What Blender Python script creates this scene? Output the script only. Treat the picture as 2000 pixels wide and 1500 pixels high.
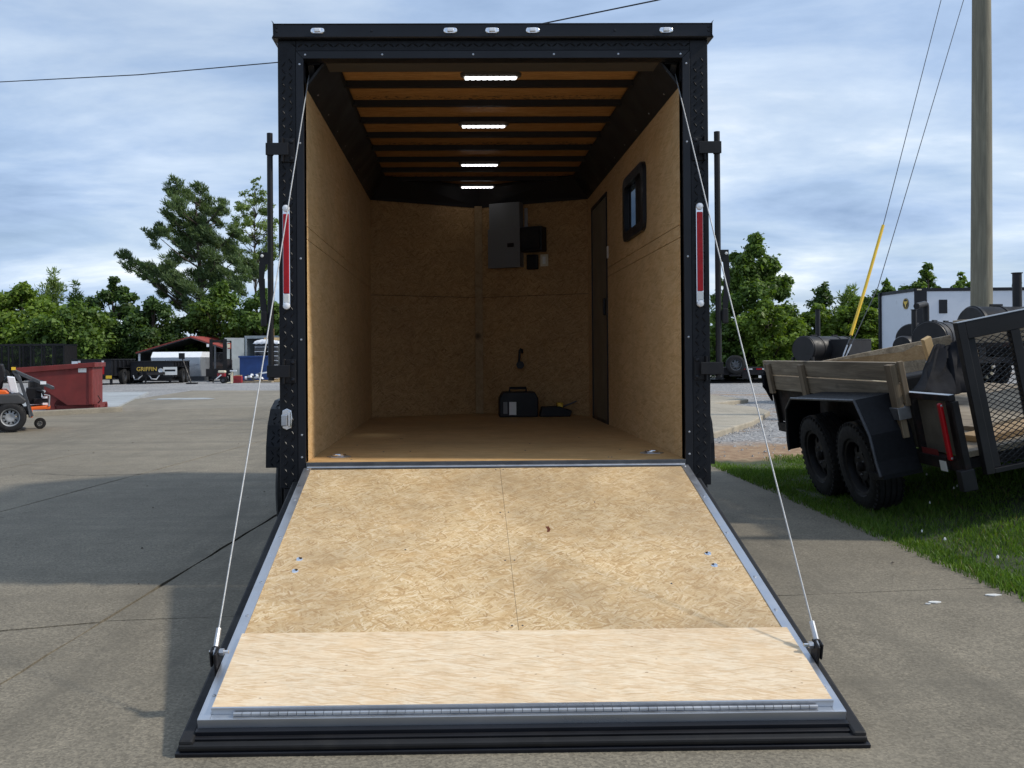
import bpy, bmesh, math, random
import numpy as np
from mathutils import Matrix, Vector
R = math.radians
rnd = random.Random(7)
S = bpy.context.scene
for o in list(bpy.data.objects): bpy.data.objects.remove(o)
COL = S.collection

# ------------------------------------------------------------------ camera
CAM = Vector((-.1773, -4.7017, 1.129)); FPX = 1851.8
def cam_axes(p=.0057, r=-.0073, y=-.0155):
    fw = Vector((-math.sin(y)*math.cos(p), math.cos(y)*math.cos(p), math.sin(p)))
    rt = fw.cross(Vector((0, 0, 1))).normalized(); up = rt.cross(fw)
    c, s = math.cos(r), math.sin(r)
    return rt*c+up*s, up*c-rt*s, fw
RT, UP, FW = cam_axes()
cd = bpy.data.cameras.new('camera'); cam = bpy.data.objects.new('camera', cd); COL.objects.link(cam)
cd.sensor_width = 36; cd.sensor_fit = 'HORIZONTAL'; cd.lens = 36*FPX/2000
cd.shift_x = 73.4/2000; cd.shift_y = -63.5/2000
cd.clip_start = .05; cd.clip_end = 3000
m = Matrix((RT, UP, -FW)).transposed().to_4x4(); m.translation = CAM
cam.matrix_world = m
S.camera = cam
def at(px, py, Y):                      # photograph pixel -> world point in the plane y = Y
    d = RT*((px-926.6)/FPX) - UP*((py-686.46)/FPX) + FW
    return CAM + d*((Y-CAM.y)/d.y)
def gnd(px, py, z=0):                   # photograph pixel -> world point on the level z
    d = RT*((px-926.6)/FPX) - UP*((py-686.46)/FPX) + FW
    return CAM + d*((z-CAM.z)/d.z)

# ------------------------------------------------------------------ sky, sun, exposure
SUN = Vector((1.15, -.14, 1.0)).normalized()
SUN_EL = math.asin(SUN.z); SUN_AZ = math.atan2(SUN.x, SUN.y)
def NT(nt, t, **kw):
    n = nt.nodes.new(t)
    for k, v in kw.items(): setattr(n, k, v)
    return n
w = bpy.data.worlds.new('World'); S.world = w; w.use_nodes = True
nt = w.node_tree; nt.nodes.clear(); L = nt.links.new
sky = NT(nt, 'ShaderNodeTexSky', sky_type='NISHITA', sun_disc=False)
sky.sun_elevation = SUN_EL; sky.sun_rotation = SUN_AZ; sky.air_density = 1.0; sky.dust_density = 1.2; sky.ozone_density = 1.5
tc = NT(nt, 'ShaderNodeTexCoord'); sp = NT(nt, 'ShaderNodeSeparateXYZ'); L(tc.outputs['Generated'], sp.inputs[0])
def wm(op, a, b=None):
    n = NT(nt, 'ShaderNodeMath', operation=op)
    for i, v in enumerate((a, b)):
        if v is None: continue
        if isinstance(v, (int, float)): n.inputs[i].default_value = v
        else: L(v, n.inputs[i])
    return n.outputs[0]
zz = wm('ADD', wm('MAXIMUM', sp.outputs[2], 0.0), .16)
cb = NT(nt, 'ShaderNodeCombineXYZ'); L(wm('DIVIDE', sp.outputs[0], zz), cb.inputs[0]); L(wm('DIVIDE', sp.outputs[1], zz), cb.inputs[1])
def wnoise(scale, rough, dist, loc, stretch):
    mp = NT(nt, 'ShaderNodeMapping'); mp.inputs['Location'].default_value = loc; mp.inputs['Scale'].default_value = stretch
    mp.inputs['Rotation'].default_value = (0, 0, .25)
    L(cb.outputs[0], mp.inputs[0]); n = NT(nt, 'ShaderNodeTexNoise'); n.inputs['Scale'].default_value = scale
    n.inputs['Detail'].default_value = 8; n.inputs['Roughness'].default_value = rough; n.inputs['Distortion'].default_value = dist
    L(mp.outputs[0], n.inputs['Vector']); return n.outputs[0]
def wramp(v, stops):
    r = NT(nt, 'ShaderNodeValToRGB'); e = r.color_ramp.elements
    while len(e) < len(stops): e.new(.5)
    for i, (p, c) in enumerate(stops):
        e[i].position = p; e[i].color = (c[0], c[1], c[2], 1)
    L(v, r.inputs[0]); return r.outputs[0]
cov = wramp(wnoise(1.1, .56, .35, (2.3, 5.1, 0), (.75, 1, 1)), [(.34, (.66,)*3), (.66, (1,)*3)])
ccol = wramp(wnoise(1.25, .57, .25, (7.7, 1.4, 0), (.75, 1.1, 1)), [(.28, (.19, .285, .46)), (.46, (.37, .49, .69)), (.59, (.56, .665, .81)), (.72, (.86, .91, .96))])
b1 = NT(nt, 'ShaderNodeBackground'); b1.inputs[1].default_value = .085; L(sky.outputs[0], b1.inputs[0])
b2 = NT(nt, 'ShaderNodeBackground'); b2.inputs[1].default_value = .84; L(ccol, b2.inputs[0])
mx = NT(nt, 'ShaderNodeMixShader'); L(cov, mx.inputs[0]); L(b1.outputs[0], mx.inputs[1]); L(b2.outputs[0], mx.inputs[2])
wo = NT(nt, 'ShaderNodeOutputWorld'); L(mx.outputs[0], wo.inputs[0])
sd = bpy.data.lights.new('sun', 'SUN'); sd.energy = 2.15; sd.angle = R(3.5); sd.color = (1, .93, .82)
so = bpy.data.objects.new('sun', sd); COL.objects.link(so)
so.rotation_euler = (-SUN).to_track_quat('-Z', 'Y').to_euler(); so.location = (20, -3, 20)
S.view_settings.view_transform = 'Standard'; S.view_settings.look = 'None'
S.view_settings.exposure = 0.62; S.view_settings.gamma = 1
S.render.engine = 'CYCLES'
S.cycles.max_bounces = 8; S.cycles.diffuse_bounces = 4; S.cycles.transparent_max_bounces = 12

# ------------------------------------------------------------------ materials
class NG:
    def __init__(s, name):
        s.m = bpy.data.materials.new(name); s.m.use_nodes = True; s.t = s.m.node_tree
        s.p = s.t.nodes['Principled BSDF']; s.out = s.t.nodes['Material Output']
        s.tc = s.n('ShaderNodeTexCoord'); s.co = s.tc.outputs['Object']
    def n(s, t, **kw): return NT(s.t, t, **kw)
    def l(s, a, b): s.t.links.new(a, b)
    def put(s, sock, v):
        if isinstance(v, (int, float)): sock.default_value = v
        elif isinstance(v, (tuple, list)): sock.default_value = (*v, 1) if (len(v) == 3 and sock.type == 'RGBA') else v
        else: s.l(v, sock)
    def math(s, op, a, b=0.0, c=None):
        n = s.n('ShaderNodeMath', operation=op); s.put(n.inputs[0], a); s.put(n.inputs[1], b)
        if c is not None: s.put(n.inputs[2], c)
        return n.outputs[0]
    def map(s, scale=(1, 1, 1), rot=(0, 0, 0), loc=(0, 0, 0), v=None):
        n = s.n('ShaderNodeMapping'); s.l(v or s.co, n.inputs[0]); n.inputs['Scale'].default_value = scale
        n.inputs['Rotation'].default_value = rot; n.inputs['Location'].default_value = loc; return n.outputs[0]
    def noise(s, scale, detail=4, rough=.55, v=None, dist=0, col=False):
        n = s.n('ShaderNodeTexNoise'); s.l(v or s.co, n.inputs['Vector']); n.inputs['Scale'].default_value = scale
        n.inputs['Detail'].default_value = detail; n.inputs['Roughness'].default_value = rough; n.inputs['Distortion'].default_value = dist
        return n.outputs[1 if col else 0]
    def voro(s, scale, v=None, feat='F1', dim='3D', out='Color'):
        n = s.n('ShaderNodeTexVoronoi', feature=feat, voronoi_dimensions=dim); s.l(v or s.co, n.inputs['Vector'])
        n.inputs['Scale'].default_value = scale; return n.outputs[out]
    def ramp(s, v, stops, interp='LINEAR'):
        r = s.n('ShaderNodeValToRGB'); e = r.color_ramp.elements; r.color_ramp.interpolation = interp
        while len(e) < len(stops): e.new(.5)
        for i, (p, c) in enumerate(stops):
            if isinstance(c, (int, float)): c = (c, c, c)
            e[i].position = p; e[i].color = (*c, 1)
        s.l(v, r.inputs[0]); return r.outputs[0]
    def mix(s, f, a, b, bl='MIX'):
        n = s.n('ShaderNodeMix', data_type='RGBA', blend_type=bl); s.put(n.inputs[0], f); s.put(n.inputs[6], a); s.put(n.inputs[7], b)
        return n.outputs[2]
    def bump(s, h, strength=.3, dist=.01):
        n = s.n('ShaderNodeBump'); n.inputs['Strength'].default_value = strength; n.inputs['Distance'].default_value = dist
        s.l(h, n.inputs['Height']); s.l(n.outputs[0], s.p.inputs['Normal'])
    def set(s, color=None, rough=None, metal=None, **kw):
        if color is not None: s.put(s.p.inputs['Base Color'], color)
        if rough is not None: s.put(s.p.inputs['Roughness'], rough)
        if metal is not None: s.put(s.p.inputs['Metallic'], metal)
        for k, v in kw.items(): s.put(s.p.inputs[k.replace('_', ' ')], v)
        return s.m
MC = {}
def plain(name, c, rough=.5, metal=0, var=.18, scale=6, bump=0, dirt=None, dirt_amt=.35, spec=None):
    if name in MC: return MC[name]
    g = NG(name); n = g.noise(scale, 5, .6)
    lo = tuple(x*(1-var) for x in c); hi = tuple(min(1, x*(1+var)) for x in c)
    col = g.ramp(n, [(.3, lo), (.7, hi)])
    if dirt:
        d = g.ramp(g.noise(scale*.6, 7, .7), [(.52, 0), (.75, dirt_amt)]); col = g.mix(d, col, dirt)
    if bump: g.bump(g.noise(scale*9, 3), bump, .004)
    if spec is None: spec = .28 if max(c) < .03 else .45
    g.p.inputs['Specular IOR Level'].default_value = spec
    MC[name] = g.set(col, g.ramp(g.noise(scale*1.7, 4), [(.3, max(.03, rough-.1)), (.7, min(1, rough+.1))]), metal); return MC[name]

def swz(g, plane):
    if plane == 'XY': return g.co
    sp = g.n('ShaderNodeSeparateXYZ'); g.l(g.co, sp.inputs[0]); cb = g.n('ShaderNodeCombineXYZ')
    a, b = {'YZ': (1, 2), 'XZ': (0, 2), 'YX': (1, 0)}[plane]
    g.l(sp.outputs[a], cb.inputs[0]); g.l(sp.outputs[b], cb.inputs[1]); return cb.outputs[0]
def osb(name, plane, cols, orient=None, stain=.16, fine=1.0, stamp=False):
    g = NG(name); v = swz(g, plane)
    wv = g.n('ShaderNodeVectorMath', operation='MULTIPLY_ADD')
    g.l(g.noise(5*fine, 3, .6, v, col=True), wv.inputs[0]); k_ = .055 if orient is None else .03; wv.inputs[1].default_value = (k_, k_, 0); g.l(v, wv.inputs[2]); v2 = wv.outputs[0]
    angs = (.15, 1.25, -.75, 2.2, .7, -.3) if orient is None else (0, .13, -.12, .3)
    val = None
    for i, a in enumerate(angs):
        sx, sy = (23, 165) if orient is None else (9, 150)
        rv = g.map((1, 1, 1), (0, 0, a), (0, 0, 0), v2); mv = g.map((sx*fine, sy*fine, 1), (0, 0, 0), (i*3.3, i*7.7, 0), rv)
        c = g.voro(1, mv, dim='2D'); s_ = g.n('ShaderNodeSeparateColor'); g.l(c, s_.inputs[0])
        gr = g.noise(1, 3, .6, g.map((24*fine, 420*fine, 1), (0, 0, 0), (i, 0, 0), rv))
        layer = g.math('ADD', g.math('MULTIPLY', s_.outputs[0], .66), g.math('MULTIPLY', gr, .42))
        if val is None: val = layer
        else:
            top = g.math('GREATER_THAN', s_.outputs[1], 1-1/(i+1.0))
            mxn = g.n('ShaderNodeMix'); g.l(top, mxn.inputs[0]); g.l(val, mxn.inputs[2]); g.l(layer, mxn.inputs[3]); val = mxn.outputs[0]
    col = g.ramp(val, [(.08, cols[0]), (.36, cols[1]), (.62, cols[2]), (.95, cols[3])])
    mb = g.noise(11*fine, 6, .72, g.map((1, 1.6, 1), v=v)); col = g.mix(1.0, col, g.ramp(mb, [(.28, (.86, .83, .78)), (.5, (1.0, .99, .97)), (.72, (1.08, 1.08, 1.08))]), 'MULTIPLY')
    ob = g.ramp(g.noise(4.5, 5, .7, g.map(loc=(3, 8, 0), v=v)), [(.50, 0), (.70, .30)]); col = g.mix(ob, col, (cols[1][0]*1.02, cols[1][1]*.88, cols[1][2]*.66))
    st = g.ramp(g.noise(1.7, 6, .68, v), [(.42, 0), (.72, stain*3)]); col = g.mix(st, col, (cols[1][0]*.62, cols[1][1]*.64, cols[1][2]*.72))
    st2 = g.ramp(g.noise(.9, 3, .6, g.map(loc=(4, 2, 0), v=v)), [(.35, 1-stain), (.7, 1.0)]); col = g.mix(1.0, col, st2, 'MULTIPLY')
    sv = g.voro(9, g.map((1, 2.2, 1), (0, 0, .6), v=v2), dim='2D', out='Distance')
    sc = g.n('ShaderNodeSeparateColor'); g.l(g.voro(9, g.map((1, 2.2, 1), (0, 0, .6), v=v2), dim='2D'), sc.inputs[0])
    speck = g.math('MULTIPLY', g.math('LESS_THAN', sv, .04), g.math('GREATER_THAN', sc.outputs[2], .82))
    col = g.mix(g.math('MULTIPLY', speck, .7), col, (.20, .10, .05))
    if stamp:
        sp = g.n('ShaderNodeSeparateXYZ'); g.l(g.co, sp.inputs[0])
        band = g.math('LESS_THAN', g.math('ABSOLUTE', g.math('SUBTRACT', g.math('FRACT', g.math('MULTIPLY', sp.outputs[1], .82)), .80)), .035)
        ch = g.math('GREATER_THAN', g.noise(1, 2, .5, g.map((38, 60, 1))), .57)
        col = g.mix(g.math('MULTIPLY', g.math('MULTIPLY', band, ch), .75), col, (.02, .017, .015))
    return g.set(col, .62, Specular_IOR_Level=.3)
M_OSB = osb('osb_ramp', 'XY', [(.37, .215, .09), (.61, .415, .21), (.72, .535, .305), (.85, .70, .485)], stain=.26)
M_OSBF = osb('osb_flap', 'XY', [(.56, .385, .225), (.71, .535, .345), (.76, .605, .415), (.82, .70, .53)], orient=1, stain=.06, fine=1.45)
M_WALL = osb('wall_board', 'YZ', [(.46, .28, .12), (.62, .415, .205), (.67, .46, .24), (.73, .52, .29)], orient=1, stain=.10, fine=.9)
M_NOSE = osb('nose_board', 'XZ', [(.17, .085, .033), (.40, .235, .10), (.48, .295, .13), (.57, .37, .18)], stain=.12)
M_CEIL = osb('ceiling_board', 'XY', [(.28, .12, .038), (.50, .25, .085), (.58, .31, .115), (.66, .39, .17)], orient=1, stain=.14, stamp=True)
M_FLOOR = osb('floor_board', 'XY', [(.40, .225, .085), (.58, .36, .16), (.63, .405, .185), (.69, .465, .235)], orient=1, stain=.15)
M_BLK = plain('black_paint', (.012, .013, .017), .38, 0, .25, 3, .03)
M_BLK2 = plain('black_satin', (.010, .010, .012), .5, 0, .3, 4, .05, (.06, .055, .05), .2)
M_PLATE = plain('diamond_plate_black', (.011, .012, .015), .44, 0, .3, 14, .05, spec=.2)
M_RUB = plain('black_rubber', (.013, .013, .014), .62, 0, .2, 8, .05, (.07, .065, .055), .3)
M_TYRE = plain('tyre_rubber', (.016, .016, .017), .75, 0, .3, 20, .15, (.06, .055, .045), .35)
M_TAUPE = plain('taupe_metal', (.085, .075, .066), .5, 0, .1, 2)
M_COVE = plain('dark_cove_metal', (.022, .021, .022), .45, 0, .1, 2)
M_ALU = plain('mill_aluminium', (.62, .63, .65), .36, .9, .06, 9)
M_STEEL = plain('galvanised_steel', (.45, .46, .48), .4, .85, .15, 14)
M_DKMET = plain('dark_sill_metal', (.10, .105, .115), .4, .7, .2, 12, 0, (.25, .22, .18), .3)
M_CHROME = plain('chrome', (.8, .8, .82), .15, 1, .05, 5)
M_CABLE = plain('cable_steel', (.36, .37, .38), .55, .4, .1, 60)
M_RED = plain('red_lens', (.40, .004, .010), .35, 0, .15, 30, spec=.3)
M_WHT = plain('white_plastic', (.72, .72, .70), .4, 0, .05, 10)
M_GREYBOX = plain('panel_grey', (.16, .165, .17), .5, 0, .06, 4)
M_DOOR = plain('door_panel_grey', (.17, .152, .115), .5, 0, .08, 2)
M_YEL = plain('safety_yellow', (.75, .48, .03), .45, 0, .1, 9)
M_ORANGE = plain('mower_orange', (.72, .12, .012), .4, 0, .12, 7)
M_HOPPER = plain('hopper_red', (.155, .019, .016), .6, 0, .25, 3, .03, (.10, .04, .03), .4)
M_BLUE = plain('dumpster_blue', (.012, .045, .17), .5, 0, .2, 3)
M_CONT = plain('container_grey', (.30, .34, .36), .55, 0, .12, 2, 0, (.2, .15, .11), .3)
M_ROOFRED = plain('roof_red', (.28, .05, .035), .55, 0, .2, 2)
M_SHEET = plain('aluminium_sheet', (.55, .57, .60), .32, .8, .08, 1.5)
M_TWHITE = plain('white_trailer_skin', (.62, .66, .72), .35, 0, .03, 2)
M_SMOKE = plain('smoker_black', (.018, .018, .02), .5, 0, .2, 5)
M_TARP = plain('black_tarp', (.007, .0075, .010), .85, 0, .35, 5, .1, spec=.12)
M_BAG = plain('black_bag', (.03, .032, .035), .35, 0, .3, 9, .1)
M_FOIL = plain('white_cover', (.75, .77, .80), .4, 0, .08, 7)
M_PINE = plain('new_lumber', (.55, .38, .19), .7, 0, .15, 7)
M_GOLD = plain('gold_print', (.70, .48, .08), .4, 0, .05, 9)
M_CREAM = plain('cream_plastic', (.66, .60, .45), .5, 0, .1, 9)
M_RUST = plain('rusty_frame', (.012, .010, .010), .7, 0, .5, 11, .1, (.10, .03, .02), .45)
M_LINER = plain('bedliner_black', (.006, .0065, .009), .55, 0, .3, 30, .25, spec=.22)
def glass():
    g = NG('tinted_glass'); g.set((.02, .025, .03), .03); t = g.n('ShaderNodeBsdfTransparent'); t.inputs[0].default_value = (.36, .40, .44, 1)
    ms = g.n('ShaderNodeMixShader'); ms.inputs[0].default_value = .82; g.l(g.p.outputs[0], ms.inputs[1]); g.l(t.outputs[0], ms.inputs[2]); g.l(ms.outputs[0], g.out.inputs[0]); return g.m
M_GLASS = glass()
def lens():
    g = NG('clear_lens'); return g.set((.80, .82, .86), .12, 0, Coat_Weight=.5)
M_LENS = lens()
def emit(name, c, s):
    g = NG(name); return g.set((.9, .9, .9), .3, 0, Emission_Color=(*c, 1), Emission_Strength=s)
M_LED = emit('led_lens', (.95, .97, 1), 2.6)
def wood(name, cols, axis=1, knots=True):
    g = NG(name); st = [9, 9, 9]; st[axis] = .9
    v = g.map(tuple(st)); n = g.noise(1.0, 6, .65, v, 1.1)
    wv = g.noise(1.0, 3, .6, g.map(tuple(x*9 if i != axis else x*2 for i, x in enumerate(st))))
    col = g.ramp(n, [(.28, cols[0]), (.5, cols[1]), (.72, cols[2])])
    col = g.mix(g.ramp(wv, [(.35, .55), (.6, 0)]), col, cols[0])
    if knots:
        k = [4, 4, 4]; k[axis] = 2.2
        kd = g.voro(1, g.map(tuple(k)), out='Distance'); col = g.mix(g.ramp(kd, [(.05, .9), (.17, 0)]), col, tuple(x*.3 for x in cols[0]))
    g.bump(n, .4, .004); return g.set(col, .8)
M_PLANK = wood('weathered_plank', [(.13, .10, .065), (.30, .24, .165), (.46, .385, .28)])
M_PLANKZ = wood('weathered_post', [(.11, .08, .05), (.24, .18, .115), (.36, .285, .19)], 2)
M_BOARD = wood('tan_board', [(.24, .15, .07), (.36, .24, .12), (.44, .31, .17)])
M_POLE = wood('utility_pole_wood', [(.12, .11, .08), (.19, .175, .125), (.26, .24, .175)], 2, False)
M_BARK = wood('bark', [(.03, .022, .016), (.06, .045, .032), (.09, .07, .05)], 2, False)

def concrete(name, base, warm=.0, agg=1.0, stain=.5):
    g = NG(name); v = g.co
    big = g.noise(.45, 6, .6); med = g.noise(3.2, 6, .65); fine = g.noise(95, 3, .7); sp = g.voro(120, out='Color')
    col = g.ramp(big, [(.3, tuple(x*.80 for x in base)), (.7, tuple(x*1.14 for x in base))])
    col = g.mix(1.0, col, g.ramp(med, [(.3, .84), (.7, 1.10)]), 'MULTIPLY')
    s_ = g.n('ShaderNodeSeparateColor'); g.l(sp, s_.inputs[0])
    col = g.mix(.55*agg, col, g.mix(1.0, col, g.ramp(s_.outputs[0], [(.0, (.48, .45, .42)), (.5, (1.0, .98, .95)), (1, (1.55, 1.5, 1.42))]), 'MULTIPLY'))
    col = g.mix(.6*agg, col, g.mix(1.0, col, g.ramp(fine, [(.3, .6), (.7, 1.35)]), 'MULTIPLY'))
    tr = g.noise(.8, 5, .6, g.map((.25, 2.4, 1), (0, 0, .35)))
    col = g.mix(g.ramp(tr, [(.52, 0), (.72, stain)]), col, tuple(x*.66 for x in base))
    tr2 = g.noise(.5, 4, .6, g.map((2.0, .22, 1), (0, 0, -.5), (9, 3, 0)))
    col = g.mix(g.ramp(tr2, [(.55, 0), (.75, stain*.7)]), col, (base[0]*1.28, base[1]*1.25, base[2]*1.18))
    rs = g.noise(1.3, 6, .7, g.map(loc=(20, 4, 0))); col = g.mix(g.ramp(rs, [(.60, 0), (.78, .3)]), col, (base[0]*1.0, base[1]*.82, base[2]*.6))
    oil = g.noise(.9, 7, .75, g.map((1, .55, 1), (0, 0, .2), (31, 12, 0))); col = g.mix(g.ramp(oil, [(.60, 0), (.70, .45)]), col, tuple(x*.42 for x in base))
    ty = g.n('ShaderNodeTexWave', wave_type='BANDS', bands_direction='X', wave_profile='SIN'); g.l(g.map((1, 1, 1), (0, 0, -.18)), ty.inputs[0]); ty.inputs['Scale'].default_value = .11; ty.inputs['Distortion'].default_value = 3.5; ty.inputs['Detail'].default_value = 3; ty.inputs['Detail Scale'].default_value = .6
    trk = g.math('MULTIPLY', g.ramp(ty.outputs[1], [(.80, 0), (.93, 1)]), g.ramp(g.noise(2.2, 6, .7, g.map((2.5, .35, 1))), [(.42, 0), (.66, .55)])); col = g.mix(trk, col, tuple(x*.55 for x in base))
    g.bump(g.math('ADD', fine, g.math('MULTIPLY', s_.outputs[0], .5)), .35, .004)
    return g.set(col, .85, Specular_IOR_Level=.25)
M_CONC = concrete('concrete', (.206, .184, .143), agg=.9, stain=.75)
M_CONC2 = concrete('pale_concrete', (.36, .325, .26), agg=.7)
M_CONC3 = concrete('blue_grey_concrete', (.36, .385, .40), agg=.4, stain=.2)
M_APRON = concrete('beige_concrete', (.245, .222, .178), agg=.6)
def lot():
    g = NG('gravel_lot'); s_ = g.n('ShaderNodeSeparateColor'); g.l(g.voro(28), s_.inputs[0])
    col = g.ramp(s_.outputs[0], [(0, (.15, .15, .155)), (.6, (.27, .265, .26)), (1, (.42, .41, .39))])
    col = g.mix(1, col, g.ramp(g.noise(.3, 6, .65), [(.3, .75), (.7, 1.2)]), 'MULTIPLY')
    g.bump(s_.outputs[0], .6, .02); return g.set(col, .9)
M_LOT = lot()
M_DIRTJ = plain('joint_dirt', (.045, .042, .036), .95, 0, .4, 8, .3)
def verge():
    g = NG('verge_soil'); sp = g.n('ShaderNodeSeparateXYZ'); g.l(g.co, sp.inputs[0])
    yy = g.math('ADD', sp.outputs[1], g.math('MULTIPLY', g.math('SUBTRACT', g.noise(1.3, 5, .6), .5), 1.6))
    s_ = g.n('ShaderNodeSeparateColor'); g.l(g.voro(32), s_.inputs[0])
    grav = g.ramp(s_.outputs[0], [(0, (.12, .12, .125)), (.6, (.24, .235, .23)), (1, (.45, .44, .42))])
    dirt = g.ramp(g.noise(7, 7, .7), [(.3, (.17, .095, .05)), (.55, (.30, .195, .11)), (.75, (.42, .33, .22))])
    soil = g.ramp(g.noise(6, 6, .7), [(.3, (.028, .04, .014)), (.7, (.06, .075, .03))])
    col = g.mix(g.ramp(g.math('DIVIDE', yy, 20), [(.262, 0), (.285, 1)]), soil, dirt)
    col = g.mix(g.ramp(g.math('DIVIDE', yy, 20), [(.345, 0), (.39, 1)]), col, grav)
    dm = g.math('MULTIPLY', g.ramp(g.noise(.55, 5, .65, g.map((.5, 1.6, 1))), [(.54, 0), (.62, 1)]), g.math('GREATER_THAN', yy, 7.0))
    col = g.mix(dm, col, dirt)
    g.bump(g.math('ADD', s_.outputs[0], g.noise(9, 5)), .6, .02); return g.set(col, .95)
M_VERGE = verge()
def leafmat(name, lo, hi, tr=.35):
    g = NG(name); geo = g.n('ShaderNodeNewGeometry')
    col = g.ramp(geo.outputs['Random Per Island'], [(0, lo if name != 'grass_blade' else (.20, .16, .07)), (.07, lo), (.6, tuple((a+b)/2 for a, b in zip(lo, hi))), (1, hi)])
    col = g.mix(1, col, g.ramp(g.noise(.5, 3), [(.3, .75), (.7, 1.25)]), 'MULTIPLY')
    g.set(col, .5, Specular_IOR_Level=.25)
    t = g.n('ShaderNodeBsdfTranslucent'); g.l(g.mix(1, col, (1.25, 1.3, .5), 'MULTIPLY'), t.inputs[0])
    ms = g.n('ShaderNodeMixShader'); ms.inputs[0].default_value = tr; g.l(g.p.outputs[0], ms.inputs[1]); g.l(t.outputs[0], ms.inputs[2]); g.l(ms.outputs[0], g.out.inputs[0])
    return g.m
M_GRASS = leafmat('grass_blade', (.055, .115, .016), (.15, .25, .04), .35)
LEAF = {'yellow': leafmat('leaf_yellow_green', (.085, .145, .018), (.21, .30, .05)),
        'mid': leafmat('leaf_mid_green', (.055, .105, .020), (.155, .235, .050)),
        'dark': leafmat('leaf_dark_green', (.032, .068, .018), (.105, .170, .045)),
        'pale': leafmat('leaf_pale_green', (.11, .17, .05), (.24, .31, .10)),
        'needle': leafmat('needle_grey_green', (.06, .10, .042), (.165, .23, .10), .35)}

# ------------------------------------------------------------------ mesh helpers
class MB:
    def __init__(s): s.v = []; s.f = []
    def add(s, v, f):
        b = len(s.v); s.v += [tuple(p) for p in v]; s.f += [tuple(i+b for i in q) for q in f]; return s
    def box(s, x0, x1, y0, y1, z0, z1, mtx=None):
        v = [Vector(p) for p in ((x0, y0, z0), (x1, y0, z0), (x1, y1, z0), (x0, y1, z0), (x0, y0, z1), (x1, y0, z1), (x1, y1, z1), (x0, y1, z1))]
        if mtx: v = [mtx @ p for p in v]
        return s.add(v, [(0, 3, 2, 1), (4, 5, 6, 7), (0, 1, 5, 4), (1, 2, 6, 5), (2, 3, 7, 6), (3, 0, 4, 7)])
    def bar(s, a, b, w, h, up=(0, 0, 1)):
        a = Vector(a); b = Vector(b); d = (b-a); l = d.length; d.normalize(); u = Vector(up)
        r = d.cross(u)
        if r.length < 1e-4: r = d.cross(Vector((1, 0, 0)))
        r.normalize(); u = r.cross(d)
        mt = Matrix((r, d, u)).transposed().to_4x4(); mt.translation = a
        return s.box(-w/2, w/2, 0, l, -h/2, h/2, mt)
    def tube(s, pts, r, n=8, cap=True):
        pts = [Vector(p) for p in pts]; rs = r if isinstance(r, (list, tuple)) else [r]*len(pts)
        t0 = (pts[1]-pts[0]).normalized(); a = t0.orthogonal().normalized(); base = len(s.v); vv = []; ff = []
        for i, p in enumerate(pts):
            t = (pts[min(i+1, len(pts)-1)]-pts[max(i-1, 0)]).normalized()
            a = (a - t*a.dot(t)).normalized(); b = t.cross(a)
            for k in range(n):
                q = 2*math.pi*k/n; vv.append(p+(a*math.cos(q)+b*math.sin(q))*rs[i])
        for i in range(len(pts)-1):
            for k in range(n):
                ff.append((i*n+k, i*n+(k+1) % n, (i+1)*n+(k+1) % n, (i+1)*n+k))
        if cap:
            ff.append(tuple(range(n))[::-1]); ff.append(tuple((len(pts)-1)*n+k for k in range(n)))
        return s.add(vv, ff)
    def lathe(s, prof, c, ax=0, n=32):
        # prof: (offset along axis, radius)
        c = Vector(c); e = [Vector((1, 0, 0)), Vector((0, 1, 0)), Vector((0, 0, 1))]; A = e[ax]; B = e[(ax+1) % 3]; D = e[(ax+2) % 3]
        vv = []; ff = []
        for (o, r) in prof:
            for k in range(n):
                q = 2*math.pi*k/n; vv.append(c+A*o+(B*math.cos(q)+D*math.sin(q))*max(r, 1e-4))
        for i in range(len(prof)-1):
            for k in range(n): ff.append((i*n+k, i*n+(k+1) % n, (i+1)*n+(k+1) % n, (i+1)*n+k))
        return s.add(vv, ff)
    def prism(s, poly, ax, d0, d1):
        # poly 2D in the two axes other than ax (cyclic order), extruded along ax
        n = len(poly); vv = []
        for d in (d0, d1):
            for (a, b) in poly:
                vv.append({0: (d, a, b), 1: (a, d, b), 2: (a, b, d)}[ax])
        ff = [tuple(range(n))[::-1], tuple(range(n, 2*n))]+[(i, (i+1) % n, n+(i+1) % n, n+i) for i in range(n)]
        return s.add(vv, ff)
    def obj(s, name, mat, parent=None, bevel=0, smooth=False, kind=None, loc=None, label=None):
        me = bpy.data.meshes.new(name); me.from_pydata([tuple(p) for p in s.v], [], s.f)
        bm = bmesh.new(); bm.from_mesh(me); bmesh.ops.recalc_face_normals(bm, faces=bm.faces); bm.to_mesh(me); bm.free()
        me.materials.append(mat)
        if smooth:
            me.polygons.foreach_set('use_smooth', [True]*len(me.polygons)); me.set_sharp_from_angle(angle=R(38))
        me.update(); o = bpy.data.objects.new(name, me); COL.objects.link(o)
        if parent is not None: o.parent = parent
        if loc: o.location = loc
        if bevel:
            b = o.modifiers.new('bevel', 'BEVEL'); b.width = bevel; b.segments = 2; b.limit_method = 'ANGLE'; b.angle_limit = R(50)
        if kind: o['kind'] = kind
        if label: o['label'] = label
        return o
def B(*a): return MB().box(*a)
def thing(name, label, cat, loc=(0, 0, 0), rz=0, group=None, rot=None):
    o = bpy.data.objects.new(name, None); COL.objects.link(o); o.location = loc; o.rotation_euler = rot or (0, 0, rz)
    o.empty_display_size = .2; return tag(o, label, cat, group)
def tag(o, label, cat, group=None):
    o['label'] = label; o['category'] = cat
    if group: o['group'] = group
    return o
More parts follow.
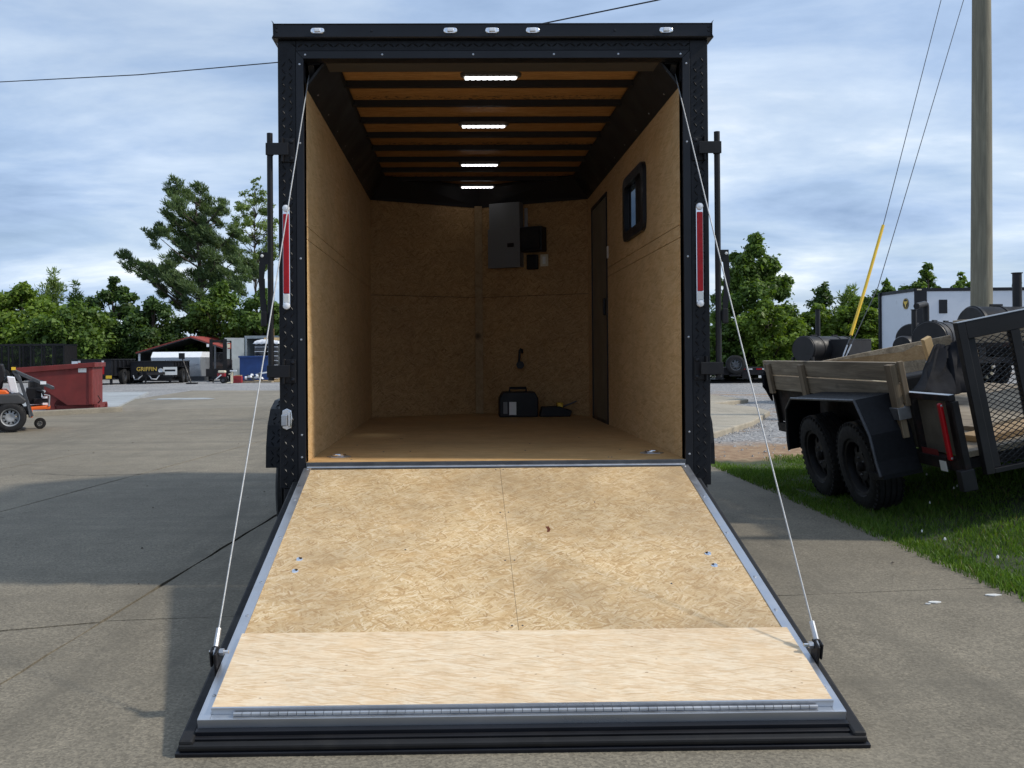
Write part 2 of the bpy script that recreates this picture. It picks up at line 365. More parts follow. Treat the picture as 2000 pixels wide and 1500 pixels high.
def raw(name, v, f, mat, parent=None, kind=None, smooth=False):
    me = bpy.data.meshes.new(name); v = np.asarray(v, np.float32); f = np.asarray(f, np.int32)
    me.vertices.add(len(v)); me.vertices.foreach_set('co', v.ravel()); k = f.shape[1]
    me.loops.add(f.size); me.loops.foreach_set('vertex_index', f.ravel()); me.polygons.add(len(f))
    me.polygons.foreach_set('loop_start', np.arange(0, f.size, k, dtype=np.int32)); me.polygons.foreach_set('loop_total', np.full(len(f), k, np.int32))
    me.update(calc_edges=True); me.materials.append(mat); o = bpy.data.objects.new(name, me); COL.objects.link(o)
    if parent is not None: o.parent = parent
    if kind: o['kind'] = kind
    return o
def wheel(parent, c, Rr, w, rim_mat, side=-1, n=40, spokes=8, rim_r=.60, hub=True, lugs=True):
    # wheel turning about x; side = which side the rim face shows
    h = w/2
    prof = [(-h*.75, rim_r*Rr), (-h*.98, rim_r*Rr*1.08), (-h*1.02, Rr*.80), (-h*.93, Rr*.93), (-h*.80, Rr*.985)]
    tr = []
    for k in range(4):
        x0 = -h*.8+k*h*.4; tr += [(x0+.02*h, Rr), (x0+h*.30, Rr), (x0+h*.305, Rr*.965), (x0+h*.395, Rr*.965)]
    prof += tr+[(h*.80, Rr*.985), (h*.93, Rr*.93), (h*1.02, Rr*.80), (h*.98, rim_r*Rr*1.08), (h*.75, rim_r*Rr)]
    ty = MB().lathe(prof, (0, 0, 0), 0, n)
    nb = 44                                       # shoulder tread blocks
    for k in range(nb if lugs else 0):
        q = 2*math.pi*k/nb
        for sgn in (-1, 1):
            mt = Matrix.Rotation(q, 4, 'X'); ty.box(sgn*h*.90-.006, sgn*h*.90+.006, -.011*Rr/.34, .011*Rr/.34, Rr*.92, Rr*.985, mt)
    t = ty.obj('wheel', M_TYRE, parent, smooth=True, loc=c)
    m_ = MB(); s = side
    m_.lathe([(s*h*.80, rim_r*Rr*1.06), (s*h*.86, rim_r*Rr*1.02), (s*h*.82, rim_r*Rr*.94), (s*h*.35, rim_r*Rr*.88), (-s*h*.75, rim_r*Rr*.9)], (0, 0, 0), 0, 36)
    m_.lathe([(s*h*.30, rim_r*Rr*.90), (s*h*.42, rim_r*Rr*.80)], (0, 0, 0), 0, 36)
    for k in range(spokes):
        q0 = 2*math.pi*(k+.0)/spokes; q1 = 2*math.pi*(k+.62)/spokes; a, b_ = rim_r*Rr*.80, rim_r*Rr*.50
        pts = []
        for (q, r) in ((q0, a), (q1, a), (q1-.04, b_), (q0+.04, b_)):
            pts.append((s*h*(.42 if r == a else .55), math.cos(q)*r, math.sin(q)*r))
        m_.add(pts, [(0, 1, 2, 3)])
    m_.lathe([(s*h*.55, rim_r*Rr*.53), (s*h*.58, rim_r*Rr*.40), (s*h*.50, rim_r*Rr*.2), (s*h*.50, .001)], (0, 0, 0), 0, 30)
    ri = m_.obj('rim', rim_mat, t, smooth=True)
    if hub:
        screws('lug_nuts', [(s*h*.54, math.cos(q*1.2566)*rim_r*Rr*.33, math.sin(q*1.2566)*rim_r*Rr*.33) for q in range(5)], (s, 0, 0), .010, M_DKMET, t, 1.2)
        MB().lathe([(s*h*.4, rim_r*Rr*.2), (s*h*.80, rim_r*Rr*.17), (s*h*.86, rim_r*Rr*.12), (s*h*.86, .001)], (0, 0, 0), 0, 18).obj('hub_cap', M_STEEL if rim_mat != M_BLK2 else M_RUST, t, smooth=True)
    return t
def treads(m_, org, eu, ev, en, W_, H_, pitch=.034, ln=.034, wd=.0095, ht=.0052):
    # raised lozenges of a checker plate on a W_ x H_ rectangle
    org, eu, ev, en = Vector(org), Vector(eu), Vector(ev), Vector(en)
    nu = max(1, int(W_/pitch)); nv = int(H_/pitch); ou = (W_-(nu-1)*pitch)/2
    for i in range(nu):
        for j in range(nv):
            c = org+eu*(ou+i*pitch)+ev*(pitch*(j+.5)+(pitch/2 if i % 2 else 0)); a = R(55 if (i+j) % 2 else -55) if nu > 2 or True else 0
            d = eu*math.cos(a)+ev*math.sin(a); q = eu*-math.sin(a)+ev*math.cos(a)
            v = [c-d*ln/2, c+q*wd/2, c+d*ln/2, c-q*wd/2, c-d*ln*.25+en*ht, c+d*ln*.25+en*ht]
            m_.add(v, [(0, 3, 4), (3, 5, 4), (3, 2, 5), (2, 1, 5), (1, 4, 5), (1, 0, 4)])
def screws(name, pts, nrm, r, mat, parent, flat=.5):
    m_ = MB(); nrm = Vector(nrm).normalized(); a = nrm.orthogonal().normalized(); b = nrm.cross(a)
    for p in pts:
        p = Vector(p); v = []
        for (k, rr) in ((0, 1), (.7*flat, .8), (flat, .35)):
            for i in range(8):
                q = i*math.pi/4; v.append(p+nrm*k*r+(a*math.cos(q)+b*math.sin(q))*r*rr)
        f = [(i+8*j, (i+1) % 8+8*j, (i+1) % 8+8*j+8, i+8*j+8) for j in range(2) for i in range(8)]+[tuple(range(16, 24))]
        m_.add(v, f)
    return m_.obj(name, mat, parent, smooth=True, kind='stuff' if len(pts) > 1 else None)

# ------------------------------------------------------------------ ground
def hgt(x, y):
    xs = max(2.60, .36*(y+4.7)-.0)
    t = max(0.0, min(1.0, (x-xs)/3.7)); return .72*t if t < .9 else .72*(.9+.1*math.sin((t-.9)/.1*math.pi/2))
def struct(o): o['kind'] = 'structure'; return o
struct(B(-700, 700, -300, 1400, -.5, -.035).obj('ground', M_LOT))
def split(poly, a, b):
    # split a convex polygon by the line a->b
    out = [[], []]; nx, ny = -(b[1]-a[1]), b[0]-a[0]
    d = [(p[0]-a[0])*nx+(p[1]-a[1])*ny for p in poly]
    for i, p in enumerate(poly):
        j = (i+1) % len(poly)
        if d[i] >= 0: out[0].append(p)
        if d[i] <= 0: out[1].append(p)
        if d[i]*d[j] < 0:
            t = d[i]/(d[i]-d[j]); q = (p[0]+(poly[j][0]-p[0])*t, p[1]+(poly[j][1]-p[1])*t); out[0].append(q); out[1].append(q)
    return [o for o in out if len(o) > 2]
def inset(poly, k):
    cx = sum(p[0] for p in poly)/len(poly); cy = sum(p[1] for p in poly)/len(poly); n = len(poly)
    area = sum(poly[i][0]*poly[(i+1) % n][1]-poly[(i+1) % n][0]*poly[i][1] for i in range(n)); sg = 1 if area > 0 else -1
    res = []
    for i in range(n):
        p0, p1, p2 = Vector(poly[i-1]), Vector(poly[i]), Vector(poly[(i+1) % n])
        n1 = Vector((-(p1-p0).y, (p1-p0).x)).normalized()*sg; n2 = Vector((-(p2-p1).y, (p2-p1).x)).normalized()*sg
        bis = n1+n2; bis = bis/max(.3, bis.length_squared)*2; res.append(tuple(p1+bis*k))
    return res
drive = struct(B(-30, 2.50, -9, 19, -.034, -.014).obj('driveway', M_DIRTJ))
regL = [(-30, -9), (-2.40, -9), (-.70+.45, 17.9), (-4.46, 17.80), (-7.66, 16.15), (-9.2, 14.1), (-30, 8)]
regR = [(-2.40, -9), (2.30, -9), (2.39, -.4), (2.50, 5.2), (2.65, 8.0), (3.2, 8.6), (5.0, 12.0), (5.0, 18.9), (-.25, 17.9)]
regR = [(-2.40, -9), (2.33, -9), (2.50, 5.4), (2.50, 18.5), (-.25, 17.9)]
piecesL = [regL]; piecesR = [regR]
for a, b in [((-2.105, -.707), (-1.172, -.43)), ((-4.477, 4.224), (-2.063, 5.188)), ((-6, 9.2), (-3, 10.3)), ((-5, -9), (-3.9, 0)), ((-5.6, 0), (-3.3, 18)), ((-3, -5.2), (0, -4.6))]:
    new = []
    for p in piecesL: new += split(p, a, b)
    piecesL = new
for a, b in [((-1.5, -.55), (2.37, -.165)), ((-1.2, 5.0), (2.5, 5.3)), ((-1, 10.6), (2.5, 10.8)), ((-2, -5.2), (2.4, -5))]:
    new = []
    for p in piecesR: new += split(p, a, b)
    piecesR = new
def wob(poly, amp=.006):
    # long edges of a slab get a few slightly ragged points
    out = []; n = len(poly)
    for i in range(n):
        p, q = poly[i], poly[(i+1) % n]; l = math.dist(p, q); k = min(40, max(1, int(l/.22)))
        for j in range(k):
            t = j/k; j_ = amp if j else 0
            out.append((p[0]+(q[0]-p[0])*t+rnd.uniform(-j_, j_), p[1]+(q[1]-p[1])*t+rnd.uniform(-j_, j_)))
    return out
for i, p in enumerate(piecesL+piecesR):
    dz = rnd.uniform(-.0025, .0025); MB().prism(wob(inset(p, .0065), .005), 2, -.09, dz).obj('concrete_slab', M_CONC, drive)
# apron of paler concrete further back, and the other pads
for (px_, py_, r_) in ((1940, 1163, .016), (1825, 1177, .013), (1812, 1180, .006), (355, 779, .30)):
    g_ = gnd(px_, py_); big = r_ > .1
    MB().prism([(g_.x+math.cos(k*.52)*r_*rnd.uniform(1.0, 1.7)*(2.0 if big else 1.5), g_.y+math.sin(k*.52)*r_*rnd.uniform(.7, 1.2)*(2.2 if big else 1)) for k in range(12)], 2, .0005, .0045).obj('paint_spot', M_WHT if not big else M_CONC3, drive)
for pl_ in ([(0, 1012), (60, 1000), (130, 975), (200, 955), (285, 930)], [(60, 925), (150, 929), (215, 928), (300, 926), (400, 918)]):
    g_ = [gnd(*q) for q in pl_]; pts = []
    for a, b in zip(g_, g_[1:]):
        for k in range(8): p_ = a.lerp(b, k/8); pts.append((p_.x+rnd.uniform(-.012, .012), p_.y+rnd.uniform(-.02, .02)))
    cm = MB(); wd_ = [rnd.uniform(.003, .008) for _ in pts]
    for k in range(len(pts)-1): (xa, ya), (xb_, yb_) = pts[k], pts[k+1]; cm.add([(xa, ya-wd_[k], .0036), (xb_, yb_-wd_[k+1], .0036), (xb_, yb_+wd_[k+1], .0036), (xa, ya+wd_[k], .0036)], [(0, 1, 2, 3)])
    cm.obj('crack', M_DIRTJ, drive)
ap = struct(MB().prism([(-9.0, 13.7), (-4.44, 17.3), (-.25, 17.5), (2.5, 18.0), (2.5, 27), (-9.8, 29.5)], 2, -.1, -.004).obj('apron', M_APRON))
struct(MB().prism([(-30, 9.0), (-9.3, 14.25), (-7.85, 16.25), (-10.7, 27.5), (-30, 25)], 2, -.1, .035).obj('pavement', M_CONC3))
kb = struct(MB().prism([(-20, 10.95), (-9.1, 13.86), (-7.5, 16.00), (-7.64, 16.22), (-9.28, 14.12), (-20, 11.15)], 2, -.1, .10).obj('kerb', M_APRON, bevel=.015))
pad = struct(MB().prism([(2.62, 7.75), (3.25, 8.05), (4.4, 10.1), (5.55, 12.75), (5.75, 14.2), (5.3, 15.8), (6.6, 17.5), (6.3, 22), (4, 26), (2.62, 26)], 2, -.1, .09).obj('concrete_pad', M_CONC2, bevel=.02))
xs = [2.51+.12*i for i in range(36)]+[6.9+.5*i for i in range(14)]+[14+3*i for i in range(16)]
ys = [-9+.25*i for i in range(62)]+[6.5+.5*i for i in range(50)]+[32, 36, 42, 50]
vv = []; ff = []
for j, y in enumerate(ys):
    for i, x in enumerate(xs):
        r_ = rnd.uniform(-.012, .012) if x > 2.6 else -.012
        vv.append((x, y, hgt(x, y)+r_-(.06 if y > 30 else .0)+(-.012 if x < 2.6 else 0)))
nx = len(xs)
for j in range(len(ys)-1):
    for i in range(nx-1): ff.append((j*nx+i, j*nx+i+1, (j+1)*nx+i+1, (j+1)*nx+i))
vg = struct(raw('verge', vv, ff, M_VERGE)); vg.data.polygons.foreach_set('use_smooth', [True]*len(ff))
# grass blades
rg = np.random.default_rng(3)
def blades(n, x0, x1, y0, y1, hmin, hmax, wd, edge=None):
    x = rg.uniform(x0, x1, n); y = rg.uniform(y0, y1, n)
    keep = np.ones(n, bool)
    patch = np.sin(x*3.1+np.sin(y*2.3)*1.3)*np.sin(y*2.7+x*1.1)
    keep &= rg.uniform(0, 1, n) < (.75+.3*patch)
    keep &= rg.uniform(0, 1, n) < np.clip((5.6+.5*np.sin(x*4)-y)/.9, 0, 1)
    x = x[keep]; y = y[keep]; n = len(x); patch = patch[keep]
    z = np.array([hgt(a, b) for a, b in zip(x, y)])-.006
    h = rg.uniform(hmin, hmax, n)*(1+.35*patch); a = rg.uniform(0, 2*np.pi, n); b = rg.uniform(0, 2*np.pi, n); le = rg.uniform(.1, .9, n)*h
    dx, dy = np.cos(a)*wd/2, np.sin(a)*wd/2; lx, ly = np.cos(b)*le, np.sin(b)*le
    P = np.stack([np.stack([x-dx, y-dy, z], 1), np.stack([x+dx, y+dy, z], 1), np.stack([x+dx*.7+lx*.4, y+dy*.7+ly*.4, z+h*.6], 1), np.stack([x-dx*.7+lx*.4, y-dy*.7+ly*.4, z+h*.6], 1), np.stack([x+lx, y+ly, z+h], 1)], 1)
    f0 = np.arange(n)[:, None]*5
    tri = np.concatenate([f0+[0, 1, 2], f0+[0, 2, 3], f0+[3, 2, 4]])
    return P.reshape(-1, 3), tri
v1, f1 = blades(190000, 2.43, 6.4, -1.6, 5.9, .02, .048, .0065)
v2, f2 = blades(9000, 2.37, 2.60, -1.6, 5.6, .02, .055, .006)
gr = raw('grass', np.concatenate([v1, v2]), np.concatenate([f1, f2+len(v1)]), M_GRASS, kind='stuff'); tag(gr, 'short green lawn grass on the bank under the wooden trailer', 'grass')
cl = MB()
for k in range(14):
    if k < 10: x = rnd.gauss(3.0, .35); y = rnd.gauss(1.2, .8)
    else: x = rnd.uniform(2.55, 4.5); y = rnd.uniform(-1.2, 4.5)
    if x < 2.53: continue
    z = hgt(x, y)+rnd.uniform(.035, .06); r_ = rnd.uniform(.004, .009)
    for q in range(3):
        a = rnd.uniform(0, 3); cl.add([(x+math.cos(a+i*1.57)*r_, y+math.sin(a+i*1.57)*r_, z+q*.004) for i in range(4)]+[(x, y, z+.01+q*.004)], [(0, 1, 4), (1, 2, 4), (2, 3, 4), (3, 0, 4)])
o = cl.obj('clover_flowers', M_WHT, kind='stuff'); tag(o, 'tiny white clover flowers scattered in the lawn', 'flowers')
# scattered leaf litter, chips and stones on the concrete
lt = MB()
for k in range(90):
    x = rnd.uniform(-6, 2.4); y = rnd.uniform(-3.5, 14); r_ = rnd.uniform(.004, .014); a = rnd.uniform(0, 6)
    if -1.1 < x < 1.1 and y < .1: continue
    lt.add([(x+math.cos(a+i*2.1)*r_*rnd.uniform(.6, 1.4), y+math.sin(a+i*2.1)*r_, .004) for i in range(3)]+[(x, y, .004+r_*.6)], [(0, 1, 3), (1, 2, 3), (2, 0, 3)])
o = lt.obj('ground_litter', M_BARK, kind='stuff'); tag(o, 'small dark leaf and bark litter on the concrete', 'litter')
st = MB()
for k in range(1500):
    x = rnd.uniform(2.6, 8.5); y = rnd.uniform(5.6, 13)
    if y > 7.4 and x < 3.25+(y-8.05)*.5+.05: continue
    if k < 500: t = rnd.random(); x, y = 3.15+t*2.4+abs(rnd.gauss(0, .15))+.03, 7.95+t*4.8-.05
    r_ = rnd.uniform(.008, .032); z = hgt(x, y)
    v = [(x+rnd.uniform(.6, 1)*r_*math.cos(i*1.57+k), y+rnd.uniform(.6, 1)*r_*math.sin(i*1.57+k), z) for i in range(4)]+[(x+rnd.uniform(-.4, .4)*r_, y, z+r_*.8)]
    st.add(v, [(0, 1, 4), (1, 2, 4), (2, 3, 4), (3, 0, 4)])
M_STONE = plain('crushed_stone', (.33, .32, .31), .9, 0, .5, 5)
o = st.obj('gravel', M_STONE, kind='stuff'); tag(o, 'loose grey crushed stone beside the concrete pad', 'gravel')

# ------------------------------------------------------------------ the black cargo trailer
T = thing('cargo_trailer', 'big black enclosed cargo trailer with its rear ramp lowered, seen from behind', 'trailer')
A_, W_, ZF, ZT = .939, 1.067, .613, 2.608
YB, YA = 3.48, 3.95                                   # corner and apex of the inner V nose
def holed(m_, ax, d0, d1, a0, a1, b0, b1, ha0, ha1, hb0, hb1):
    # board a0..a1 x b0..b1 with a rectangular hole, as four butted strips
    for (p, q, r_, s_) in ((a0, ha0, b0, b1), (ha1, a1, b0, b1), (ha0, ha1, b0, hb0), (ha0, ha1, hb1, b1)):
        m_.prism([(p, r_), (q, r_), (q, s_), (p, s_)], ax, d0, d1)
    return m_
WIN = (.93, 1.58, 1.905, 2.27)
B(-1.055, -.958, .055, 3.58, .40, 2.70).obj('side_wall', M_BLK, T)
holed(MB(), 0, .958, 1.055, .055, 3.58, .40, 2.70, .90, 2.05, 1.88, 2.295).obj('side_wall', M_BLK, T)
MB().prism([(-1.055, 3.582), (0, 4.42), (1.055, 3.582), (.95, 3.582), (0, 4.30), (-.95, 3.582)], 2, .40, 2.70).obj('nose_wall', M_BLK, T)
rf = MB(); rf.prism([(-1.06, 0.02), (1.06, .02), (1.06, 3.59), (0, 4.43), (-1.06, 3.59)], 2, 2.702, 2.735); rf.obj('roof', M_BLK, T)
# floor
fl = MB().prism([(-.957, -.005), (.957, -.005), (.957, YB+.03), (0, YA+.06), (-.957, YB+.03)], 2, ZF-.03, ZF).obj('floor', M_FLOOR, T)
fr = MB(); fr.box(-.957, -.88, .03, 3.5, .38, ZF-.031); fr.box(.88, .957, .03, 3.5, .38, ZF-.031)
for k in range(9): fr.box(-.879, .879, .25+k*.4, .30+k*.4, .46, ZF-.031)
fr.obj('chassis', M_BLK2, T)
B(-1.05, 1.05, -.004, .054, .40, .485).obj('rear_crossmember', M_BLK2, T, .004)
tg = MB(); tg.bar((-.6, 4.0, .45), (0, 5.6, .45), .05, .1); tg.bar((.6, 4.0, .45), (0, 5.6, .45), .05, .1); tg.bar((0, 5.5, .45), (0, 5.75, .47), .08, .08); tg.tube([(0, 5.35, .02), (0, 5.35, .8)], .03); tg.box(-.1, .1, 5.25, 5.45, 0, .02)
tg.obj('tongue', M_BLK2, T)
# rear frame: checker plate posts and header, flat trim, top cap
pl_l = B(-W_, -.977, -.010, .054, .486, 2.70).obj('rear_post', M_PLATE, T, .004)
pl_r = B(.977, W_, -.010, .054, .486, 2.70).obj('rear_post', M_PLATE, T, .004)
hd = B(-.9765, .9765, -.010, .054, 2.647, 2.70).obj('rear_header', M_PLATE, T, .003)
for (p, x0) in ((pl_l, -W_+.008), (pl_r, .982)):
    mt = MB(); treads(mt, (x0, -.0101, .49), (1, 0, 0), (0, 0, 1), (0, -1, 0), .076, 2.14); mt.obj('tread_pattern', M_PLATE, p, kind='stuff')
mt = MB(); treads(mt, (-1.0, -.0101, 2.653), (0, 0, 1), (1, 0, 0), (0, -1, 0), .045, 2.0, .030); mt.obj('tread_pattern', M_PLATE, hd, kind='stuff')
t1 = MB().prism([(-.9765, 2.646), (.9765, 2.646), (A_, ZT), (-A_, ZT)], 1, -.016, .062).obj('opening_trim', M_BLK, T, .002)
for s in (-1, 1):
    MB().prism([(s*.9765, .50), (s*.9765, 2.645), (s*A_, 2.607), (s*A_, .50)], 1, -.016, .062).obj('opening_trim', M_BLK, T, .002)
cp = MB().prism([(-.03, 2.777), (-.042, 2.772), (-.036, 2.768), (-.036, 2.712), (-.046, 2.706), (-.040, 2.701), (.03, 2.701), (.10, 2.777)], 0, -1.080, 1.080).obj('roof_cap', M_BLK, T)
for s in (-1, 1):
    MB().prism([(s*1.0802, 2.700), (s*1.088, 2.700), (s*1.0815, 2.715), (s*1.083, 2.775), (s*1.090, 2.786), (s*1.0802, 2.7775)], 1, -.048, .10).obj('cap_end', M_BLK, T)
screws('screws', [(-1.066, -.036, 2.756), (-1.066, -.036, 2.736), (1.066, -.036, 2.756), (1.066, -.036, 2.736), (-.60, -.036, 2.738), (.60, -.036, 2.738)], (0, -1, 0), .007, M_BLK, cp)
screws('screws', [(x, -.016, 2.627) for x in (-.93, -.55, -.1, .3, .62, .93)]+[(s*.958, -.016, z) for s in (-1, 1) for z in (2.58, 2.19, 1.62, 1.22, .75, .64)], (0, -1, 0), .006, M_STEEL, t1)
# marker lights
for x in (-.865, -.212, -.006, .194, .855):
    ml = MB(); n = 20; vv = []
    for (k, r_) in ((0, 1), (.6, .95), (1, .8)):
        for i in range(n):
            q = 2*math.pi*i/n; cx = .018*(1 if math.cos(q) > 0 else -1); vv.append((x+cx*(1 if r_ > .9 else .9)+math.cos(q)*.016*r_, -.036-.007*k, 2.738+math.sin(q)*.016*r_))
    ml.add(vv, [(i+n*j, (i+1) % n+n*j, (i+1) % n+n*j+n, i+n*j+n) for j in range(2) for i in range(n)]+[tuple(range(2*n, 3*n))])
    o = ml.obj('marker_light', M_CHROME, T, smooth=True)
    B(x-.016, x+.016, -.053, -.0425, 2.729, 2.748).obj('lens', M_LENS, o, .004)
# tail lights
for s, x in ((-1, -1.028), (1, 1.017)):
    z0, z1 = 1.372, 1.885
    tl = B(x-.018, x+.018, -.020, -.0125, z0+.015, z1-.015).obj('tail_light', M_CHROME, T, .006)
    B(x-.0145, x+.0145, -.030, -.0202, z0+.075, z1-.045).obj('red_lens', M_RED, tl, .004)
    B(x-.0145, x+.0145, -.029, -.0202, z0+.03, z0+.073).obj('white_lens', M_WHT, tl, .004)
    for z in (z0+.014, z1-.018):
        MB().lathe([(0, .018), (-.012, .016), (-.016, .008), (-.016, .001)], (x, -.0205, z), 1, 16).obj('end_cap', M_LENS, tl, smooth=True)
# door bars swung outwards, with brackets and handle
for s in (-1, 1):
    xb = s*1.104; br = MB().tube([(xb, -.03, 1.02), (xb, -.03, 2.236)], .0145, 12).obj('lock_bar', M_BLK2, T, smooth=True)
    for z in (2.155, 1.065):
        k = B(min(s*1.010, xb+s*.017), max(s*1.010, xb+s*.017), -.052, -.047, z-.03, z+.03).obj('bar_bracket', M_BLK2, br, .002)
        B(s*1.042-.004, s*1.042+.004, -.047, -.011, z-.06, z+.06).obj('hinge_plate', M_BLK2, br)
        B(min(s*.985, s*1.037), max(s*.985, s*1.037), -.020, -.0125, z-.058, z+.058).obj('hinge_plate', M_BLK2, br, .002)
        screws('bolts', [(s*1.0, -.020, z+.042), (s*1.0, -.020, z-.042)], (0, -1, 0), .012, M_BLK, br, .7)
        B(min(xb-.017, xb+.017), max(xb-.017, xb+.017), -.0465, -.0135, z-.03, z+.03).obj('bar_clamp', M_BLK2, br, .006)
    hz = [(1.645, 1.137), (1.60, 1.142), (1.52, 1.147), (1.42, 1.141), (1.35, 1.134), (1.30, 1.130)]
    hm = MB()
    for i in range(len(hz)-1):
        (za, xa), (zb, xb2) = hz[i], hz[i+1]; hm.add([(s*(xa-.016), -.04, za), (s*(xa+.016), -.04, za), (s*(xb2+.012), -.04, zb), (s*(xb2-.012), -.04, zb), (s*(xa-.016), -.033, za), (s*(xa+.016), -.033, za), (s*(xb2+.012), -.033, zb), (s*(xb2-.012), -.033, zb)], [(0, 1, 2, 3), (7, 6, 5, 4), (0, 3, 7, 4), (1, 5, 6, 2), (0, 4, 5, 1), (3, 2, 6, 7)])
    hm.box(min(s*1.10, s*1.155), max(s*1.10, s*1.155), -.0405, -.0325, 1.59, 1.65)
    hm.obj('lock_handle', M_BLK2, br, smooth=False); screws('bolts', [(s*1.143, -.041, 1.632)], (0, -1, 0), .008, M_WHT, br)
    B(min(s*1.121, s*1.150), max(s*1.121, s*1.150), -.046, -.028, 1.285, 1.36).obj('handle_grip', M_BLK2, br, .005)
# chrome latch on the left post
la = MB(); la.prism([(-1.052, .785), (-1.03, .775), (-1.008, .785), (-1.003, .83), (-1.008, .872), (-1.03, .882), (-1.052, .872), (-1.056, .83)], 1, -.020, -.0125)
lo_ = la.obj('latch', M_CHROME, T, .003); B(-1.055, -1.026, -.040, -.0202, .795, .853).obj('latch_lever', M_STEEL, lo_, .005); B(-1.024, -1.010, -.032, -.0202, .79, .868).obj('latch_body', M_CHROME, lo_, .004)
# sill between floor and ramp
B(-.938, .938, -.022, -.0055, .583, .6145).obj('sill', M_DKMET, T, .003)
MB().tube([(-.93, -.030, .588), (.93, -.030, .588)], .010, 10).obj('ramp_hinge', M_STEEL, T, smooth=True)
# --- inside: wall boards
rows = ((ZF+.001, 1.723), (1.727, 1.788), (1.792, 2.505))
for (y0, y1) in ((.002, 1.176), (1.180, 2.398), (2.402, YB)):
    for (z0, z1) in rows: B(-.951, -A_, y0, y1, z0, z1).obj('wall_board', M_WALL, T)
for (z0, z1) in rows: B(A_, .951, .002, .218, z0, z1).obj('wall_board', M_WALL, T)
B(A_, .951, .222, .498, rows[0][0], rows[0][1]).obj('wall_board', M_WALL, T); B(A_, .951, .502, 2.408, rows[0][0], rows[0][1]).obj('wall_board', M_WALL, T)
B(A_, .951, .222, 2.408, *rows[1]).obj('wall_board', M_WALL, T)
holed(MB(), 0, A_, .951, .222, 2.408, *rows[2], *WIN).obj('wall_board', M_WALL, T)
B(A_, .951, 3.215, YB, ZF+.001, 2.505).obj('wall_board', M_WALL, T); B(A_, .951, 2.412, 3.211, 2.36, 2.505).obj('wall_board', M_WALL, T)
# window in the right wall
y0, y1, z0, z1 = WIN
wf = MB()
def rrect(y0, y1, z0, z1, r, n=6):
    p = []
    for (cy, cz, a0) in ((y1-r, z1-r, 0), (y0+r, z1-r, 90), (y0+r, z0+r, 180), (y1-r, z0+r, 270)):
        for k in range(n+1): a = R(a0+90*k/n); p.append((cy+r*math.cos(a), cz+r*math.sin(a)))
    return p
def ring(m_, oo, ii, x0, x1):
    n = len(oo); vv = [(x0, *p) for p in oo]+[(x0, *p) for p in ii]+[(x1, *p) for p in oo]+[(x1, *p) for p in ii]; ff = []
    for k in range(n):
        j = (k+1) % n; ff += [(k, j, n+j, n+k), (2*n+k, 3*n+k, 3*n+j, 2*n+j), (k, 2*n+k, 2*n+j, j), (n+k, n+j, 3*n+j, 3*n+k)]
    m_.add(vv, ff)
ring(wf, rrect(y0-.025, y1+.025, z0-.025, z1+.025, .07), rrect(y0+.035, y1-.035, z0+.035, z1-.035, .05), .915, .9385)
ring(wf, rrect(y0+.002, y1-.002, z0+.002, z1-.002, .004), rrect(y0+.03, y1-.03, z0+.03, z1-.03, .02), .9387, .957)
wi = wf.obj('window', M_BLK, T)
B(.940, .955, 1.245, 1.27, z0+.03, z1-.03).obj('mullion', M_BLK, wi)
B(.950, .953, 1.271, y1-.031, z0+.03, z1-.03).obj('pane', M_GLASS, wi); B(.9405, .9425, y0+.031, 1.244, z0+.03, z1-.03).obj('insect_screen', M_RUB, wi); B(.944, .947, y0+.031, 1.244, z0+.03, z1-.03).obj('pane', M_GLASS, wi)
B(.9435, .9465, 1.45, 1.46, z0+.03, z1-.03).obj('screen_bar', M_BLK, wi)
# side door in the right wall
dr = B(.938, .955, 2.43, 3.195, .635, 2.34).obj('side_door', M_DOOR, T)
df = MB(); holed(df, 0, .930, .954, 2.405, 3.22, .6135, 2.365, 2.43, 3.195, .635, 2.34); df.obj('door_frame', M_BLK, dr)
B(.918, .9375, 2.50, 2.55, 1.44, 1.57).obj('door_handle', M_BLK, dr, .006); B(.930, .9388, 2.355, 2.395, 1.86, 1.95).obj('switch_plate', M_WHT, T, .003)
# cove trims
for s in (-1, 1):
    MB().prism([(s*.938, 2.485), (s*.800, 2.668), (s*.806, 2.6765), (s*.9385, 2.506)], 1, .065, 3.46).obj('cove_trim', M_COVE, T)
    screws('screws', [(s*.915, .3+.4*k, 2.514) for k in range(8)], (-s, 0, -.7), .005, M_STEEL, T)
    vA, vB = Vector((s*.938, YB-.02, 2.485)), Vector((s*.80, YB-.10, 2.668)); vC, vD = Vector((0, YA-.06, 2.668)), Vector((0, YA-.005, 2.485))
    o_ = Vector((0, .006, .009))
    MB().add([vA, vB, vC, vD, vA+o_, vB+o_, vC+o_, vD+o_], [(0, 1, 2, 3), (7, 6, 5, 4), (0, 4, 5, 1), (1, 5, 6, 2), (2, 6, 7, 3), (3, 7, 4, 0)]).obj('front_cove', M_COVE, T)
    # nose boards
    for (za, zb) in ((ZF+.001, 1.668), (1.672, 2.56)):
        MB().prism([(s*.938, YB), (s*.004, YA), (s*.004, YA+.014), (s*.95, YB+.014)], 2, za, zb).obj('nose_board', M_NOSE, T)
B(-.034, .034, YA-.035, YA-.016, ZF+.001, 2.50).obj('nose_post', M_BOARD, T, .002)
